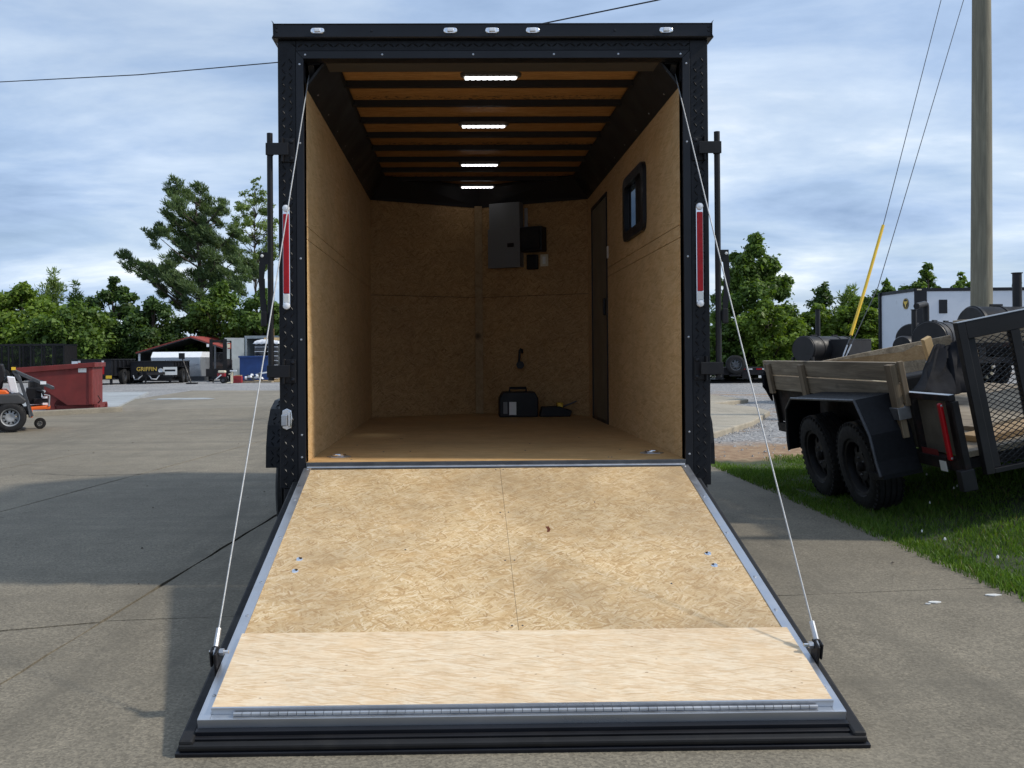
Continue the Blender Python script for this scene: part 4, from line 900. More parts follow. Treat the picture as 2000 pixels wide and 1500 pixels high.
def smoker(label, loc, rz, Ln, rad, zc, stack=None, box=None, elbow=None, dome=False, sc=1.0, lid=False):
    s = thing('smoker_trailer', label, 'smoker', loc, rz, 'barbecue smokers on trailers')
    b_ = MB().lathe([(-Ln/2, .001), (-Ln/2, rad*.97), (-Ln/2+.02, rad), (Ln/2-.02, rad), (Ln/2, rad*.97), (Ln/2, .001)], (0, 0, zc), 0, 36).obj('barrel', M_SMOKE, s, smooth=True)
    for x in (-Ln/2+.05, -Ln/4+.03, Ln/4-.03, Ln/2-.06): MB().lathe([(x-.02, rad+.001), (x-.02, rad+.012), (x+.02, rad+.012), (x+.02, rad+.001)], (0, 0, zc), 0, 36).obj('barrel_band', M_SMOKE, b_, smooth=True)
    for x in (-Ln/4, Ln/4): B(x-.09, x+.09, -.02, .02, zc+rad+.002, zc+rad+.035).obj('lid_hinge', M_SMOKE, b_)
    if box: B(box[0], box[1], box[2], box[3], box[4], box[5]).obj('firebox', M_SMOKE, s, .01); B(box[0]-.01, box[1]+.01, box[2]-.012, box[3]+.01, box[5]+.001, box[5]+.014).obj('firebox_top', M_DKMET, s)
    if stack:
        for (x, y, z0, z1, r_) in stack:
            k_ = MB().tube([(x, y, z0), (x, y, z1)], r_, 16).obj('stack', M_SMOKE, s, smooth=True); MB().tube([(x, y, z1+.001), (x, y, z1+.012)], r_*1.25, 16).obj('stack_rim', M_SMOKE, k_, smooth=True)
    if elbow:
        x, y, z0, z1, r_, ex, ez = elbow; MB().tube([(x, y, z0), (x, y, z1-.06), (x-.02, y, z1-.015), (x-.07, y, z1), (ex, y, ez)], r_, 14).obj('elbow_stack', M_SMOKE, s, smooth=True)
    if dome: MB().lathe([(-Ln/2-.42, .001), (-Ln/2-.42, rad*.6), (-Ln/2-.36, rad*.68), (-Ln/2-.002, rad*.68)], (0, 0, zc-.14), 0, 28).obj('side_firebox', M_SMOKE, s, smooth=True)
    f_ = MB(); f_.box(-Ln/2-.3, Ln/2+.5, -.5, -.44, .42, .50); f_.box(-Ln/2-.3, Ln/2+.5, .44, .5, .42, .50)
    for x in (-Ln/2, 0, Ln/2): f_.box(x-.03, x+.03, -.439, .439, .43, .49); f_.box(x-.03, x+.03, -.30, -.25, .4905, zc-rad*.55); f_.box(x-.03, x+.03, .25, .30, .4905, zc-rad*.55)
    f_.box(Ln/2+.4, Ln/2+.46, -.03, .03, 0, .42)
    f_.obj('frame', M_SMOKE, s)
    for y in (-.62, .62):
        w_ = wheel(s, (-.1, y, .33), .33, .2, M_BLK2, -1 if y < 0 else 1, 22, hub=False); w_.rotation_euler = (0, 0, R(90) if y < 0 else R(90))
        pr = [(-.50, .62), (-.42, .73), (-.3, .76), (.1, .76), (.22, .73), (.30, .62)]; fm = MB()
        for i in range(5): fm.bar((pr[i][0], y, pr[i][1]), (pr[i+1][0], y, pr[i+1][1]), .26, .012)
        fm.obj('fender', M_SMOKE, s)
    return s
pA = at(1610, 690, 17.5); smoker('black barrel smoker on wheels with square firebox, left of the white trailer', (pA.x, 17.5, hgt(pA.x, 17.5)), R(32), 1.55, .31, at(1610, 680, 17.5).z-hgt(pA.x, 17.5)-.03, [(.14, .28, 1.2, at(1624, 604, 17.5).z-hgt(pA.x, 17.5), .055)], (-.12, .72, -.75, -.25, .62, at(1640, 664, 17.5).z-hgt(pA.x, 17.5)))
pB = at(1822, 665, 13.4); hB = hgt(pB.x, 13.4); smoker('black barrel smoker with upright stub stack in front of the white trailer', (pB.x+.25, 13.6, hB), R(42), 1.1, .33, at(1822, 662, 13.4).z-hB, [(.0, .5, .9, at(1803, 604, 13.7).z-hB, .05)])
pC = at(1796, 668, 14.6); hC = hgt(pC.x, 14.6); smoker('farther black barrel smoker with a bent pipe, half hidden behind its neighbour', (pC.x+.2, 14.9, hC), R(42), 1.15, .31, at(1790, 663, 14.6).z-hC, None, None, (.85, .25, .9, at(1880, 588, 14.6).z-hC, .065, .35, at(1853, 594, 14.6).z-hC), True)
pD = at(1990, 640, 8.6); hD = hgt(pD.x, 8.6); smoker('largest black smoker with a tall stack, behind the mesh tailgate', (pD.x+.05, 8.6, hD), R(6), 1.6, .34, at(1945, 646, 8.6).z-hD, [(.0, .1, .9, at(1986, 533, 8.6).z-hD, .062)], (.05, 1.0, -.36, .36, .6, at(1960, 610, 8.6).z-hD))
# flatbed with spare tyre
pf = gnd(1430, 747); FB = thing('flatbed_trailer', 'black low flatbed trailer with a spare tyre standing on its front', 'trailer', (pf.x-.3, 34.2, 0))
fz = at(1430, 718, 34.2).z
B(-1.6, 3.5, 0, .16, fz-.28, fz).obj('front_beam', M_BLK2, FB, .01); B(-1.6, 3.5, .17, 7, fz-.12, fz-.02).obj('deck', M_BLK2, FB); B(-1.5, 3.4, -.03, -.003, .42, fz-.3).obj('lower_beam', M_BLK2, FB)
for x in (-1.1, -.2, .9, 1.7): B(x-.16, x+.16, -.05, -.031, .14, .42).obj('tool_box', M_BLK2, FB)
for x, c in ((-.95, M_WHT), (-.6, M_RED), (1.05, M_WHT), (.75, M_RED), (1.45, M_RED), (1.7, M_WHT)): B(x-.12, x+.12, -.008, -.0005, fz-.09, fz-.04).obj('reflector', c, FB)
for x in (-1.15, 1.6): B(x-.2, x+.2, -.06, -.0505, .18, .28).obj('plate', M_WHT, FB)
for x in (-1.3, 3.2):
    for y in (3.2, 4.1): wheel(FB, (x, y, .38), .38, .24, M_STEEL, -1, 20, hub=False)
B(-1.4, -1.3, -.1, 0, 0, .42).obj('jack_leg', M_BLK2, FB); B(1.9, 2.0, -.1, 0, 0, .42).obj('jack_leg', M_BLK2, FB); B(-1.0, 3.0, .8, 6.8, .3, .42).obj('chassis', M_BLK2, FB)
w_ = wheel(FB, (.42, -.16, at(1442, 712, 34.0).z), .385, .24, M_DKMET, 1, 28, hub=False); w_.rotation_euler = (0, 0, R(-90)); B(.2, .64, -.20, -.0605, at(1442, 712, 34.0).z-.48, at(1442, 712, 34.0).z-.40).obj('tyre_carrier', M_BLK2, FB)

# ------------------------------------------------------------------ left background
# red self-dumping hopper
hp = gnd(165, 803); HP = thing('dump_hopper', 'dark red steel self dumping hopper with sloped front and rocker', 'hopper', (hp.x, hp.y-.1, .036), R(11))
def hx(px): return (at(px, 760, hp.y).x-hp.x)
def hz(py): return at(165, py, hp.y).z-.036
MB().prism([(hx(137), .10), (hx(183), .10), (hx(183), hz(716)), (hx(52), hz(725)), (hx(57), hz(733))], 1, 0, 1.25).obj('bin', M_HOPPER, HP, .01)
rm = MB(); rm.prism([(hx(44), hz(717)), (hx(186), hz(708)), (hx(186), hz(717)), (hx(44), hz(728))], 1, -.05, -.002); rm.prism([(hx(44), hz(717)), (hx(186), hz(708)), (hx(186), hz(717)), (hx(44), hz(728))], 1, 1.252, 1.30); rm.box(hx(184), hx(188.5), -.05, 1.3, hz(717), hz(708)); rm.obj('rim', M_HOPPER, HP, .008)
rb = MB(); rb.box(hx(95), hx(195), .12, .22, 0, .09); rb.box(hx(95), hx(195), 1.0, 1.10, 0, .09); rb.box(hx(186), hx(192), .0, 1.25, .02, .12); rb.obj('base', M_HOPPER, HP)
for y in (.06, 1.12):
    rk = MB(); n = 14; c_ = (hx(128), hz(778))
    out = [(c_[0]+math.cos(R(125+i*120/n))*.42, c_[1]-.0+math.sin(R(125+i*120/n))*.36-.03) for i in range(n+1)]; inn = [(c_[0]+.02+math.cos(R(125+i*120/n))*.20, c_[1]-.12+math.sin(R(125+i*120/n))*.17-.03) for i in range(n+1)]
    for i in range(n): rk.prism([out[i], out[i+1], inn[i+1], inn[i]], 1, y, y+.05)
    rk.obj('rocker', M_HOPPER, HP)
B(hx(157), hx(172), -.004, -.0005, hz(727), hz(719)).obj('label_plate', M_WHT, HP); B(hx(176), hx(182), -.02, -.0005, .12, hz(718)).obj('corner_angle', M_HOPPER, HP, .004)
MB().tube([(hx(190), .2, .3), (hx(195), .2, .2), (hx(190), .2, .13)], .012, 6).obj('release_lever', M_RUST, HP)
# orange zero turn mower
mw = gnd(13, 845); MW = thing('riding_mower', 'orange and black zero turn riding mower with folded roll bar', 'mower', (mw.x, mw.y+.12, 0), R(25))
K = (15.0/FPX)
def mx(px): return at(px, 800, mw.y).x-mw.x
def mz(py): return at(13, py, mw.y).z
for y in (0, 1.0):
    w_ = wheel(MW, (0, y, .235), .235, .24, plain('mower_rim', (.34, .35, .36), .45, .3, .1), -1, 32, 10, .58, hub=False); w_.rotation_euler = (0, 0, R(90))
for y in (.1, .9):
    w_ = wheel(MW, (-1.05, y, .14), .14, .12, M_DKMET, -1, 18, 6, .5, hub=False); w_.rotation_euler = (0, 0, R(90))
w_ = wheel(MW, (mx(68), .55, .09), .09, .08, M_DKMET, -1, 16, 6, .5, hub=False); w_.rotation_euler = (0, 0, R(90))
MB().prism([(-1.15, .30), (-.9, .26), (mx(52), .26), (mx(52), .36), (-.9, .38)], 1, .1, .9).obj('chassis', M_BLK2, MW)
MB().prism([(mx(50), mz(803)), (mx(85), mz(802)), (mx(86), mz(795)), (mx(50), mz(797))], 1, .0, .95).obj('rear_guard', M_ORANGE, MW, .01)
B(mx(47), mx(53), -.02, .05, mz(818), mz(798)).obj('hitch_upright', M_ORANGE, MW, .004); MB().tube([(mx(83), .0, mz(796)), (mx(84), .0, mz(775)), (mx(74), .0, mz(773))], .014, 8).obj('bumper_tube', M_STEEL, MW, smooth=True)
MB().prism([(-.35, .44), (mx(38), .44), (mx(42), .50), (mx(28), .60), (-.35, .60)], 1, -.12, 1.12).obj('fender_pod', plain('charcoal_plastic', (.045, .045, .047), .6), MW, .02)
MB().prism([(-.55, .56), (mx(2), .57), (mx(12), .605), (mx(5), .66), (-.55, .68)], 1, -.05, 1.05).obj('orange_pod', M_ORANGE, MW, .02)
MB().prism([(-.40, .66), (mx(-2), .66), (mx(4), .95), (mx(0), 1.08), (-.22, 1.05), (-.24, .80), (-.40, .78)], 1, .25, .80).obj('seat', M_BLK2, MW, .03)
MB().prism([(mx(14), mz(770)), (mx(28), mz(769)), (mx(21), mz(738)), (mx(7), mz(736))], 1, .15, .85).obj('white_cover', M_FOIL, MW, .01)
en = MB(); en.box(mx(42), mx(70), .28, .75, mz(793), mz(760)); en.lathe([(0, .12), (.14, .12), (.16, .09), (.16, .001)], (.38, .5, mz(765)), 2, 18); en.tube([(mx(60), .3, mz(765)), (mx(72), .25, mz(768)), (mx(76), .22, mz(778))], .025, 8); en.box(mx(55), mx(82), .2, .85, mz(792), mz(781)); en.obj('engine', M_BLK2, MW, .008)
B(mx(72), mx(81), .17, .199, mz(781), mz(777)).obj('muffler_shield', M_FOIL, MW); B(mx(72), mx(81), .17, .199, mz(794), mz(790)).obj('muffler_shield', M_FOIL, MW)
rp_ = MB()
for y in (-.02, .95):
    rp_.bar((mx(52), y, mz(815)), (mx(30), y, mz(742)), .035, .05); rp_.bar((mx(18), y, mz(724)), (mx(90), y, mz(760)), .035, .05); rp_.bar((mx(30), y, mz(742)), (mx(20), y, mz(726)), .035, .06)
rp_.bar((mx(90), -.02, mz(760)), (mx(90), .95, mz(760)), .04, .05, (1, 0, 0)); rp_.obj('roll_bar', M_DKMET, MW, .004)
B(mx(15), mx(23), -.06, -.045, mz(723), mz(717)).obj('yellow_tag', M_YEL, MW); B(mx(67), mx(78), -.05, -.045, mz(752), mz(746)).obj('grey_sticker', M_FOIL, MW); MB().tube([(mx(44), -.04, mz(793)), (mx(48), -.04, mz(817))], .018, 8).obj('shock_strut', M_DKMET, MW)
# dump trailers
def text_mesh(name, body, size, mat, parent, loc, rot, ext=.004):
    cu = bpy.data.curves.new(name, 'FONT'); cu.body = body; cu.size = size; cu.extrude = ext; cu.align_x = 'CENTER'; cu.offset = size*.012
    to = bpy.data.objects.new(name, cu); COL.objects.link(to); dg = bpy.context.evaluated_depsgraph_get(); me = bpy.data.meshes.new_from_object(to.evaluated_get(dg)); bpy.data.objects.remove(to)
    me.materials.clear(); me.materials.append(mat); o = bpy.data.objects.new(name, me); COL.objects.link(o); o.parent = parent; o.location = loc; o.rotation_euler = rot; return o
def dumper(label, loc, rz, Wd, Ln, z0, z1, front):
    d = thing('dump_trailer', label, 'trailer', loc, rz, 'black dump trailers at the back of the yard')
    b_ = MB(); b_.box(-Wd/2, Wd/2, 0, .06, z0, z1); b_.box(-Wd/2, Wd/2, Ln-.06, Ln, z0, z1); b_.box(-Wd/2, -Wd/2+.06, .061, Ln-.061, z0, z1); b_.box(Wd/2-.06, Wd/2, .061, Ln-.061, z0, z1); b_.box(-Wd/2+.061, Wd/2-.061, .061, Ln-.061, z0, z0+.06); b_.obj('bed', M_BLK, d)
    r_ = MB(); r_.box(-Wd/2-.04, Wd/2+.04, -.04, .1, z1+.0005, z1+.06); r_.box(-Wd/2-.05, -Wd/2+.08, .101, Ln, z1+.0005, z1+.06); r_.box(Wd/2-.08, Wd/2+.05, .101, Ln, z1+.0005, z1+.06)
    for k in range(6): r_.box(Wd/2+.0005, Wd/2+.06, .3+k*(Ln-.5)/5, .38+k*(Ln-.5)/5, z0, z1-.01)
    r_.obj('top_rail', M_BLK2, d); B(-Wd/2+.1, Wd/2-.1, .1, Ln, z0-.16, z0-.001).obj('chassis', M_BLK2, d)
    for sx in (-1, 1):
        for y in (Ln*.5-.42, Ln*.5+.42): wheel(d, (sx*(Wd/2+.14), y, .36), .36, .2, M_DKMET, sx, 20, hub=False)
        B(min(sx*(Wd/2+.01), sx*(Wd/2+.26)), max(sx*(Wd/2+.01), sx*(Wd/2+.26)), Ln*.5-.85, Ln*.5+.85, .77, .80).obj('fender', M_BLK2, d)
    if front:
        t_ = MB(); t_.bar((-.6, 0, .48), (-.1, -1.3, .48), .08, .12); t_.bar((.6, 0, .48), (.1, -1.3, .48), .08, .12); t_.box(-.25, .25, -.6, -.1, .42, .5); t_.obj('tongue', M_BLK2, d)
        MB().tube([(0, -1.0, .02), (0, -1.0, .60)], .045, 8).obj('jack', M_BLK2, d)
        for sx in (-1, 1): MB().tube([(sx*.15, -1.0, .42), (sx*.3, -1.15, .24), (sx*.5, -1.05, .22), (sx*.6, -.9, .40)], .028, 6).obj('safety_chain', M_STEEL, d)
        text_mesh('lettering', 'GRIFFIN', .27, M_GOLD, d, (-.22, -.012, z1-.42), (R(90), 0, 0)); B(.55, 1.0+.2, -.01, -.0005, z1-.62, z1-.24).obj('sticker', M_WHT, d)
        text_mesh('lettering', 'DUMP', .17, M_BLK, d, (.87, -.014, z1-.46), (R(90), 0, 0)) if False else B(.62, 1.12, -.014, -.0102, z1-.45, z1-.36).obj('sticker_print', M_BLK, d)
        MB().lathe([(0, .11), (.04, .11), (.04, .001)], (.45, -.1, .62), 1, 14).obj('winch_cap', M_FOIL, d)
    else:
        for x in (-.55, .52):
            B(x-.05, x+.05, -.03, -.0005, z0+.08, z1-.12).obj('tail_light', M_RED, d); B(x-.05, x+.05, -.031, -.0006, z1-.11, z1-.02).obj('white_lens', M_WHT, d)
        for x in (-.3, .78): B(x-.13, x+.13, -.02, -.0005, z0-.12, z0+.02).obj('yellow_plate', M_YEL, d)
        B(-1.0+.1, -.62, -.02, -.0005, z1-.24, z1-.04).obj('sticker', M_FOIL, d)
    for x in (-.95, .8): B(x-.05, x+.05, .2, .3, 0, z0-.16).obj('stand', M_BLK2, d)
    return d
g0 = at(296, 745, 40.8); dumper('black dump trailer with yellow lettering and a white sticker on its front', (g0.x, 40.8, -.03), R(3), 1.95, 3.4, at(296, 736, 40.8).z, at(296, 706, 40.8).z, True)
g1 = at(179, 745, 39.0); dumper('black dump trailer with red tail lights, just right of the red hopper', (g1.x, 39.0, -.03), R(0), 1.75, 3.2, at(226, 733, 39).z, at(226, 702, 39).z, False)
# mesh sided trailer
m0 = at(20, 745, 44.5); MT = thing('mesh_trailer', 'long black trailer with tall mesh sides under the trees', 'trailer', (m0.x, 44.5, -.03), R(4)); mh = at(20, 674, 44.5).z
fm = MB(); 
for y in (0, 1.9):
    for k in range(12): fm.box(-3.4+k*.55, -3.33+k*.55, y-.04, y+.04, .5, mh)
    fm.box(-3.4, 2.75, y-.05, y+.05, mh+.0005, mh+.09); fm.box(-3.4, 2.75, y-.06, y+.06, .42, .4995)
fm.box(2.65, 2.72, .05, 1.85, .5, mh-.01); fm.box(-3.3, 2.7, .06, 1.84, .43, .49)
fm.obj('frame', M_BLK2, MT)
for y in (0, 1.9):
    gm = MB()
    for k in range(42): gm.box(-3.33, 2.68, y-.006, y+.006, .52+k*(mh-.54)/42, .52+k*(mh-.54)/42+.009)
    for k in range(100): gm.box(-3.33+k*.06, -3.324+k*.06, y+.007, y+.013, .52, mh-.01)
    gm.obj('side_mesh', M_BLK2, MT, kind='stuff')
for x in (-1.2, -.3): 
    for y in (-.2, 2.1): w_ = wheel(MT, (x, y, .36), .36, .2, M_DKMET, -1, 18, hub=False); w_.rotation_euler = (0, 0, R(90))
B(2.4, 2.5, .4, .5, 0, .42).obj('stand', M_BLK2, MT); B(-3.2, -3.1, .4, .5, 0, .42).obj('stand', M_BLK2, MT)
# carport
c0 = at(330, 700, 50.0); CP = thing('carport', 'low carport with red gabled metal roof behind the dump trailers', 'carport', (c0.x, 50.0, -.03), R(-4))
ex0, ez0 = at(266, 690, 50).x-c0.x, at(266, 690, 50).z; rx0, rz0 = at(374, 659, 50).x-c0.x, at(374, 659, 50).z; ex1, ez1 = at(452, 684, 50).x-c0.x, at(452, 684, 50).z
rfm = MB()
for (a, b_) in (((ex0, ez0), (rx0, rz0)), ((rx0, rz0), (ex1, ez1))):
    rfm.prism([(a[0], a[1]+.02), (b_[0], b_[1]+.02), (b_[0], b_[1]+.09), (a[0], a[1]+.09)], 1, -.2, 6)
    MB().prism([(a[0]+.02, a[1]-.02), (b_[0], b_[1]-.02), (b_[0], b_[1]+.018), (a[0]+.02, a[1]+.018)], 1, -.15, 5.95).obj('roof_lining', M_DKMET, CP)
    n = 14
    for k in range(n): y = .1+k*.42; rfm.add([(a[0], y, a[1]+.0905), (b_[0], y, b_[1]+.0905), (b_[0], y+.05, b_[1]+.13), (a[0], y+.05, a[1]+.13), (b_[0], y+.1, b_[1]+.0905), (a[0], y+.1, a[1]+.0905)], [(0, 1, 2, 3), (3, 2, 4, 5)])
rfm.obj('roof', M_ROOFRED, CP)
for x, z in ((ex0+.12, ez0), (ex1-.12, ez1)):
    for y in (0, 2, 4, 5.8): B(x-.05, x+.05, y, y+.1, 0, z+.02).obj('post', M_FOIL, CP)
wl = MB(); wl.box(ex0+.05, ex0+.07, .1, 5.8, .25, ez0-.02); wl.box(ex1-.07, ex1-.05, .1, 5.8, .25, ez1-.02); wl.prism([(ex0+.1, .3), (ex1-.1, .3), (ex1-.1, ez1-.02), (rx0, rz0-.03), (ex0+.1, ez0-.02)], 1, 5.85, 5.9); wl.obj('wall_sheet', M_DKMET, CP)
# aluminium box trailer
a0 = at(342, 740, 46.0); AT = thing('aluminium_trailer', 'bright aluminium box trailer parked under the red roofed carport', 'trailer', (a0.x, 46.0, -.03), R(2)); ax0, ax1, az1 = at(296, 700, 46).x-a0.x, at(391, 700, 46).x-a0.x, at(342, 686, 46).z; azm = at(342, 697, 46).z; az0 = at(342, 734, 46).z
B(ax0, ax1, 0, 2.2, az0, azm).obj('body', M_SHEET, AT); MB().prism([(-.03, azm+.001), (.35, az1), (2.2, az1), (2.23, azm+.001)], 0, ax0-.02, ax1+.02).obj('roof', M_FOIL, AT)
for x in (ax0, ax1-.06): B(x, x+.06, -.02, -.001, az0, azm).obj('corner_post', M_ALU, AT)
B(ax0, ax1+.25, -.25, 2.2, az0-.35, az0-.001).obj('skirt', M_DKMET, AT); B(ax1-.9, ax1, -.03, -.002, az0, az0+.5).obj('tread_panel', M_ALU, AT)
for y in (.1, 2.1):
    w_ = wheel(AT, (0, y, .3), .3, .18, M_DKMET, -1, 18, hub=False); w_.rotation_euler = (0, 0, R(90))
q0 = at(374, 743, 39.5); LP = thing('leaning_pole', 'thin black pole with a square head leaning by the aluminium trailer', 'pole', (q0.x, 39.5, -.03)); q1 = at(355, 697, 39.8)-Vector((q0.x, 39.5, -.03))
MB().tube([(0, 0, 0), q1*.5, q1], .035, 6).obj('shaft', M_BLK2, LP); B(q1.x-.12, q1.x+.12, q1.y-.08, q1.y+.08, q1.z-.1, q1.z+.18).obj('head', M_BLK2, LP); B(-.2, .25, -.2, .2, 0, .06).obj('foot', M_BLK2, LP)
# forklift
k0 = at(430, 741, 44.0); FK = thing('forklift', 'dark forklift with twin upright masts between the aluminium trailer and the container', 'forklift', (k0.x, 44.0, -.03), R(12)); kz = at(430, 661, 44).z
B(-.52, -.36, 0, .14, .06, kz).obj('mast_rail', M_BLK2, FK); B(.14, .34, 0, .14, .06, kz).obj('mast_rail', M_BLK2, FK)
for z in (.35, 1.0, kz-.18): B(-.3595, .1395, .04, .10, z, z+.14).obj('mast_crossbar', M_BLK2 if z < 1.5 else M_RUST, FK)
B(-.3, -.2, .02, .12, .15, kz-.3).obj('lift_chain', M_DKMET, FK); B(-.7, .52, -.06, -.005, .25, .65).obj('carriage', M_BLK2, FK)
for x in (-.5, .2): B(x, x+.13, -1.1, -.065, .08, .13).obj('fork', M_BLK2, FK)
MB().prism([(.3, .35), (2.2, .3), (2.3, 1.1), (1.2, 1.15), (.5, .8)], 0, -.5, .55).obj('body', M_RUST, FK, .03)
og = MB()
for x in (-.5, .5):
    og.bar((x, .5, .8), (x, .8, kz-.1), .06, .06); og.bar((x, 1.8, 1.1), (x, 1.7, kz-.1), .06, .06); og.bar((x, .75, kz-.1), (x, 1.8, kz-.1), .06, .06)
for k in range(5): og.bar((-.5, .85+k*.2, kz-.1), (.5, .85+k*.2, kz-.1), .04, .04)
og.obj('overhead_guard', M_BLK2, FK); B(-.25, .25, 1.2, 1.7, 1.12, 1.5).obj('seat', M_BLK2, FK, .05); MB().tube([(.05+.17*math.cos(a*.63), .85+.05*math.sin(a*.63), 1.25+.17*math.sin(a*.63)) for a in range(11)], .02, 6, False).obj('steering_wheel', M_BLK2, FK)
B(.36, .50, -.03, .05, kz-.45, kz-.25).obj('work_light', M_CREAM, FK); B(-.66, -.54, -.03, .05, kz-.40, kz-.25).obj('work_light', M_FOIL, FK); B(.37, .55, .1, .25, kz-.5, kz-.2).obj('red_beacon', plain('coral_red', (.35, .06, .04), .5), FK)
for x in (-.48, .52):
    wheel(FK, (x, .42, .32), .32, .22, M_DKMET, 1 if x > 0 else -1, 18, hub=False); wheel(FK, (x, 1.9, .24), .24, .18, M_DKMET, 1 if x > 0 else -1, 18, hub=False)
# shipping container with open door
s0 = at(478, 740, 49.5); SC = thing('shipping_container', 'grey shipping container with its left door swung open', 'container', (s0.x, 49.5, -.03), R(-2)); sz = at(478, 655, 49.5).z; SW = 2.43
fm = MB(); fm.box(0, .13, 0, .13, 0, sz); fm.box(SW-.13, SW, 0, .13, 0, sz); fm.box(.1305, SW-.1305, 0, .13, sz-.16, sz); fm.box(.1305, SW-.1305, 0, .13, 0, .16); fm.obj('door_frame', M_CONT, SC, .01)
for x in (.02, SW-.06):
    cw = MB(); 
    pts = []; 
    for k in range(44): pts.append((.135+k*.135, x+(.0 if (k//1) % 2 else .036)))
    for k in range(43): (ya, xa), (yb, xb3) = pts[k], pts[k+1]; cw.add([(xa, ya, .1), (xb3, yb, .1), (xb3, yb, sz-.05), (xa, ya, sz-.05)], [(0, 1, 2, 3)])
    cw.obj('corrugated_wall', M_CONT, SC)
B(.02, SW-.02, .135, 6, sz-.05, sz-.005).obj('roof', M_CONT, SC); B(.02, SW-.02, .135, 6, .1, .15).obj('floor', M_DKMET, SC); B(.02, SW-.02, 5.95, 6.0, .155, sz-.055).obj('end_wall', M_CONT, SC)
dd = MB().box(0, 1.15, -.03, .03, .08, sz-.12); 
for k in range(4): dd.box(.06, 1.09, -.055, -.0305, .18+k*(sz-.4)/4, .10+(k+1)*(sz-.4)/4)
do = dd.obj('door', M_CONT, SC, .006); do.location = (-.02, -.05, 0); do.rotation_euler = (0, 0, R(180+38)); do2 = B(0, 1.15, -.03, .03, .08, sz-.12).obj('door', M_CONT, SC); do2.location = (SW+.02, -.05, 0); do2.rotation_euler = (0, 0, R(-100))
for x in (.3, .85): MB().tube([(x, -.075, .1), (x, -.075, sz-.14)], .018, 6).obj('lock_rod', M_STEEL, do)
# stack of bags on a pallet
b0 = at(523, 742, 44.5); PS = thing('bag_pallet', 'pallet of stacked black bags under a white cover in front of the container', 'pallet', (b0.x, 44.5, -.03), R(4))
pz = .0
for k in range(3): B(-.62, .62, -.5+k*.45, -.4+k*.45, .0, .10).obj('pallet_runner', M_PINE, PS)
for k in range(6): B(-.62, .62, -.52+k*.2, -.38+k*.2, .1005, .125).obj('pallet_slat', M_PINE, PS)
topz = at(523, 668, 44.5).z; nb = 8; hb = (topz-.126)/nb
for k in range(nb):
    for sx in (-1, 1):
        g_ = MB(); n = 20; lay = []
        for (t, sc2) in ((0, .90), (.25, 1.0), (.75, 1.0), (1, .88)):
            lay.append([(sx*.315+.30*sc2*max(-1, min(1, 1.25*math.cos(2*math.pi*(i+.5)/n))), .50*sc2*max(-1, min(1, 1.25*math.sin(2*math.pi*(i+.5)/n)))+rnd.uniform(-.015, .015), .127+k*hb+hb*.97*t+rnd.uniform(-.008, .008)) for i in range(n)])
        vv = sum(lay, []); g_.add(vv, [(i+n*j, (i+1) % n+n*j, (i+1) % n+n*j+n, i+n*j+n) for j in range(3) for i in range(n)]+[tuple(range(n))[::-1], tuple(range(3*n, 4*n))]); g_.obj('bag', M_BAG if k % 2 else plain('black_bag_b', (.05, .052, .056), .3, 0, .3, 9), PS, smooth=True)
        if k < nb: B(sx*.315-.28, sx*.315+.28, -.505, -.499, .127+k*hb-.012, .127+k*hb+.016).obj('bag_seam', M_FOIL, PS)
cvm = MB(); nu, nv = 16, 10; vv = [(-.68+1.36*i/nu, -.56+1.12*j/nv, topz+.03+.16*math.sin(math.pi*i/nu)**.7*math.sin(math.pi*j/nv)**.5+.02*math.sin(i*2.1+j)-(.10 if i in (0, nu) or j in (0, nv) else 0)) for j in range(nv+1) for i in range(nu+1)]
cvm.add(vv, [(j*(nu+1)+i, j*(nu+1)+i+1, (j+1)*(nu+1)+i+1, (j+1)*(nu+1)+i) for j in range(nv) for i in range(nu)]); c_ = cvm.obj('cover', M_FOIL, PS, smooth=True); c_.modifiers.new('thick', 'SOLIDIFY').thickness = .01
y0_ = thing('lumber_prop', 'upright yellow lumber piece with a crosspiece on top of the bag stack', 'lumber', (b0.x+.28, 44.45, topz+.13)); B(-.06, .06, -.05, .05, 0, .55).obj('upright', M_PINE, y0_); B(-.42, .5, -.16, -.051, -.04, .10).obj('crosspiece', M_PINE, y0_)
# blue skip
u0 = at(495, 738, 42.5); BS = thing('blue_skip', 'dark blue steel skip standing in front of the grey container', 'skip', (u0.x, 42.5, -.03), R(2)); uw0, uw1, uz = at(468, 720, 42.5).x-u0.x, at(524, 720, 42.5).x-u0.x, at(495, 695, 42.5).z
bs = MB(); bs.prism([(uw0+.06, .1), (uw1-.04, .1), (uw1, uz), (uw0, uz)], 1, 0, .04); bs.prism([(uw0+.06, .1), (uw1-.04, .1), (uw1, uz), (uw0, uz)], 1, 1.36, 1.4); bs.box(uw0, uw0+.04, .041, 1.359, .1, uz); bs.box(uw1-.04, uw1, .041, 1.359, .1, uz); bs.box(uw0+.07, uw1-.05, .041, 1.359, .08, .14); bs.obj('bin', M_BLUE, BS)
rm = MB(); rm.box(uw0-.05, uw1+.04, -.05, -.001, uz-.06, uz+.03); rm.box(uw0-.05, uw0-.001, 0, 1.4, uz-.06, uz+.03); rm.box(uw1+.001, uw1+.04, 0, 1.4, uz-.06, uz+.03); rm.obj('rim', M_BLUE, BS, .01); B(uw0+.1, uw1-.1, .1, 1.3, 0, .079).obj('skid', M_BLUE, BS)
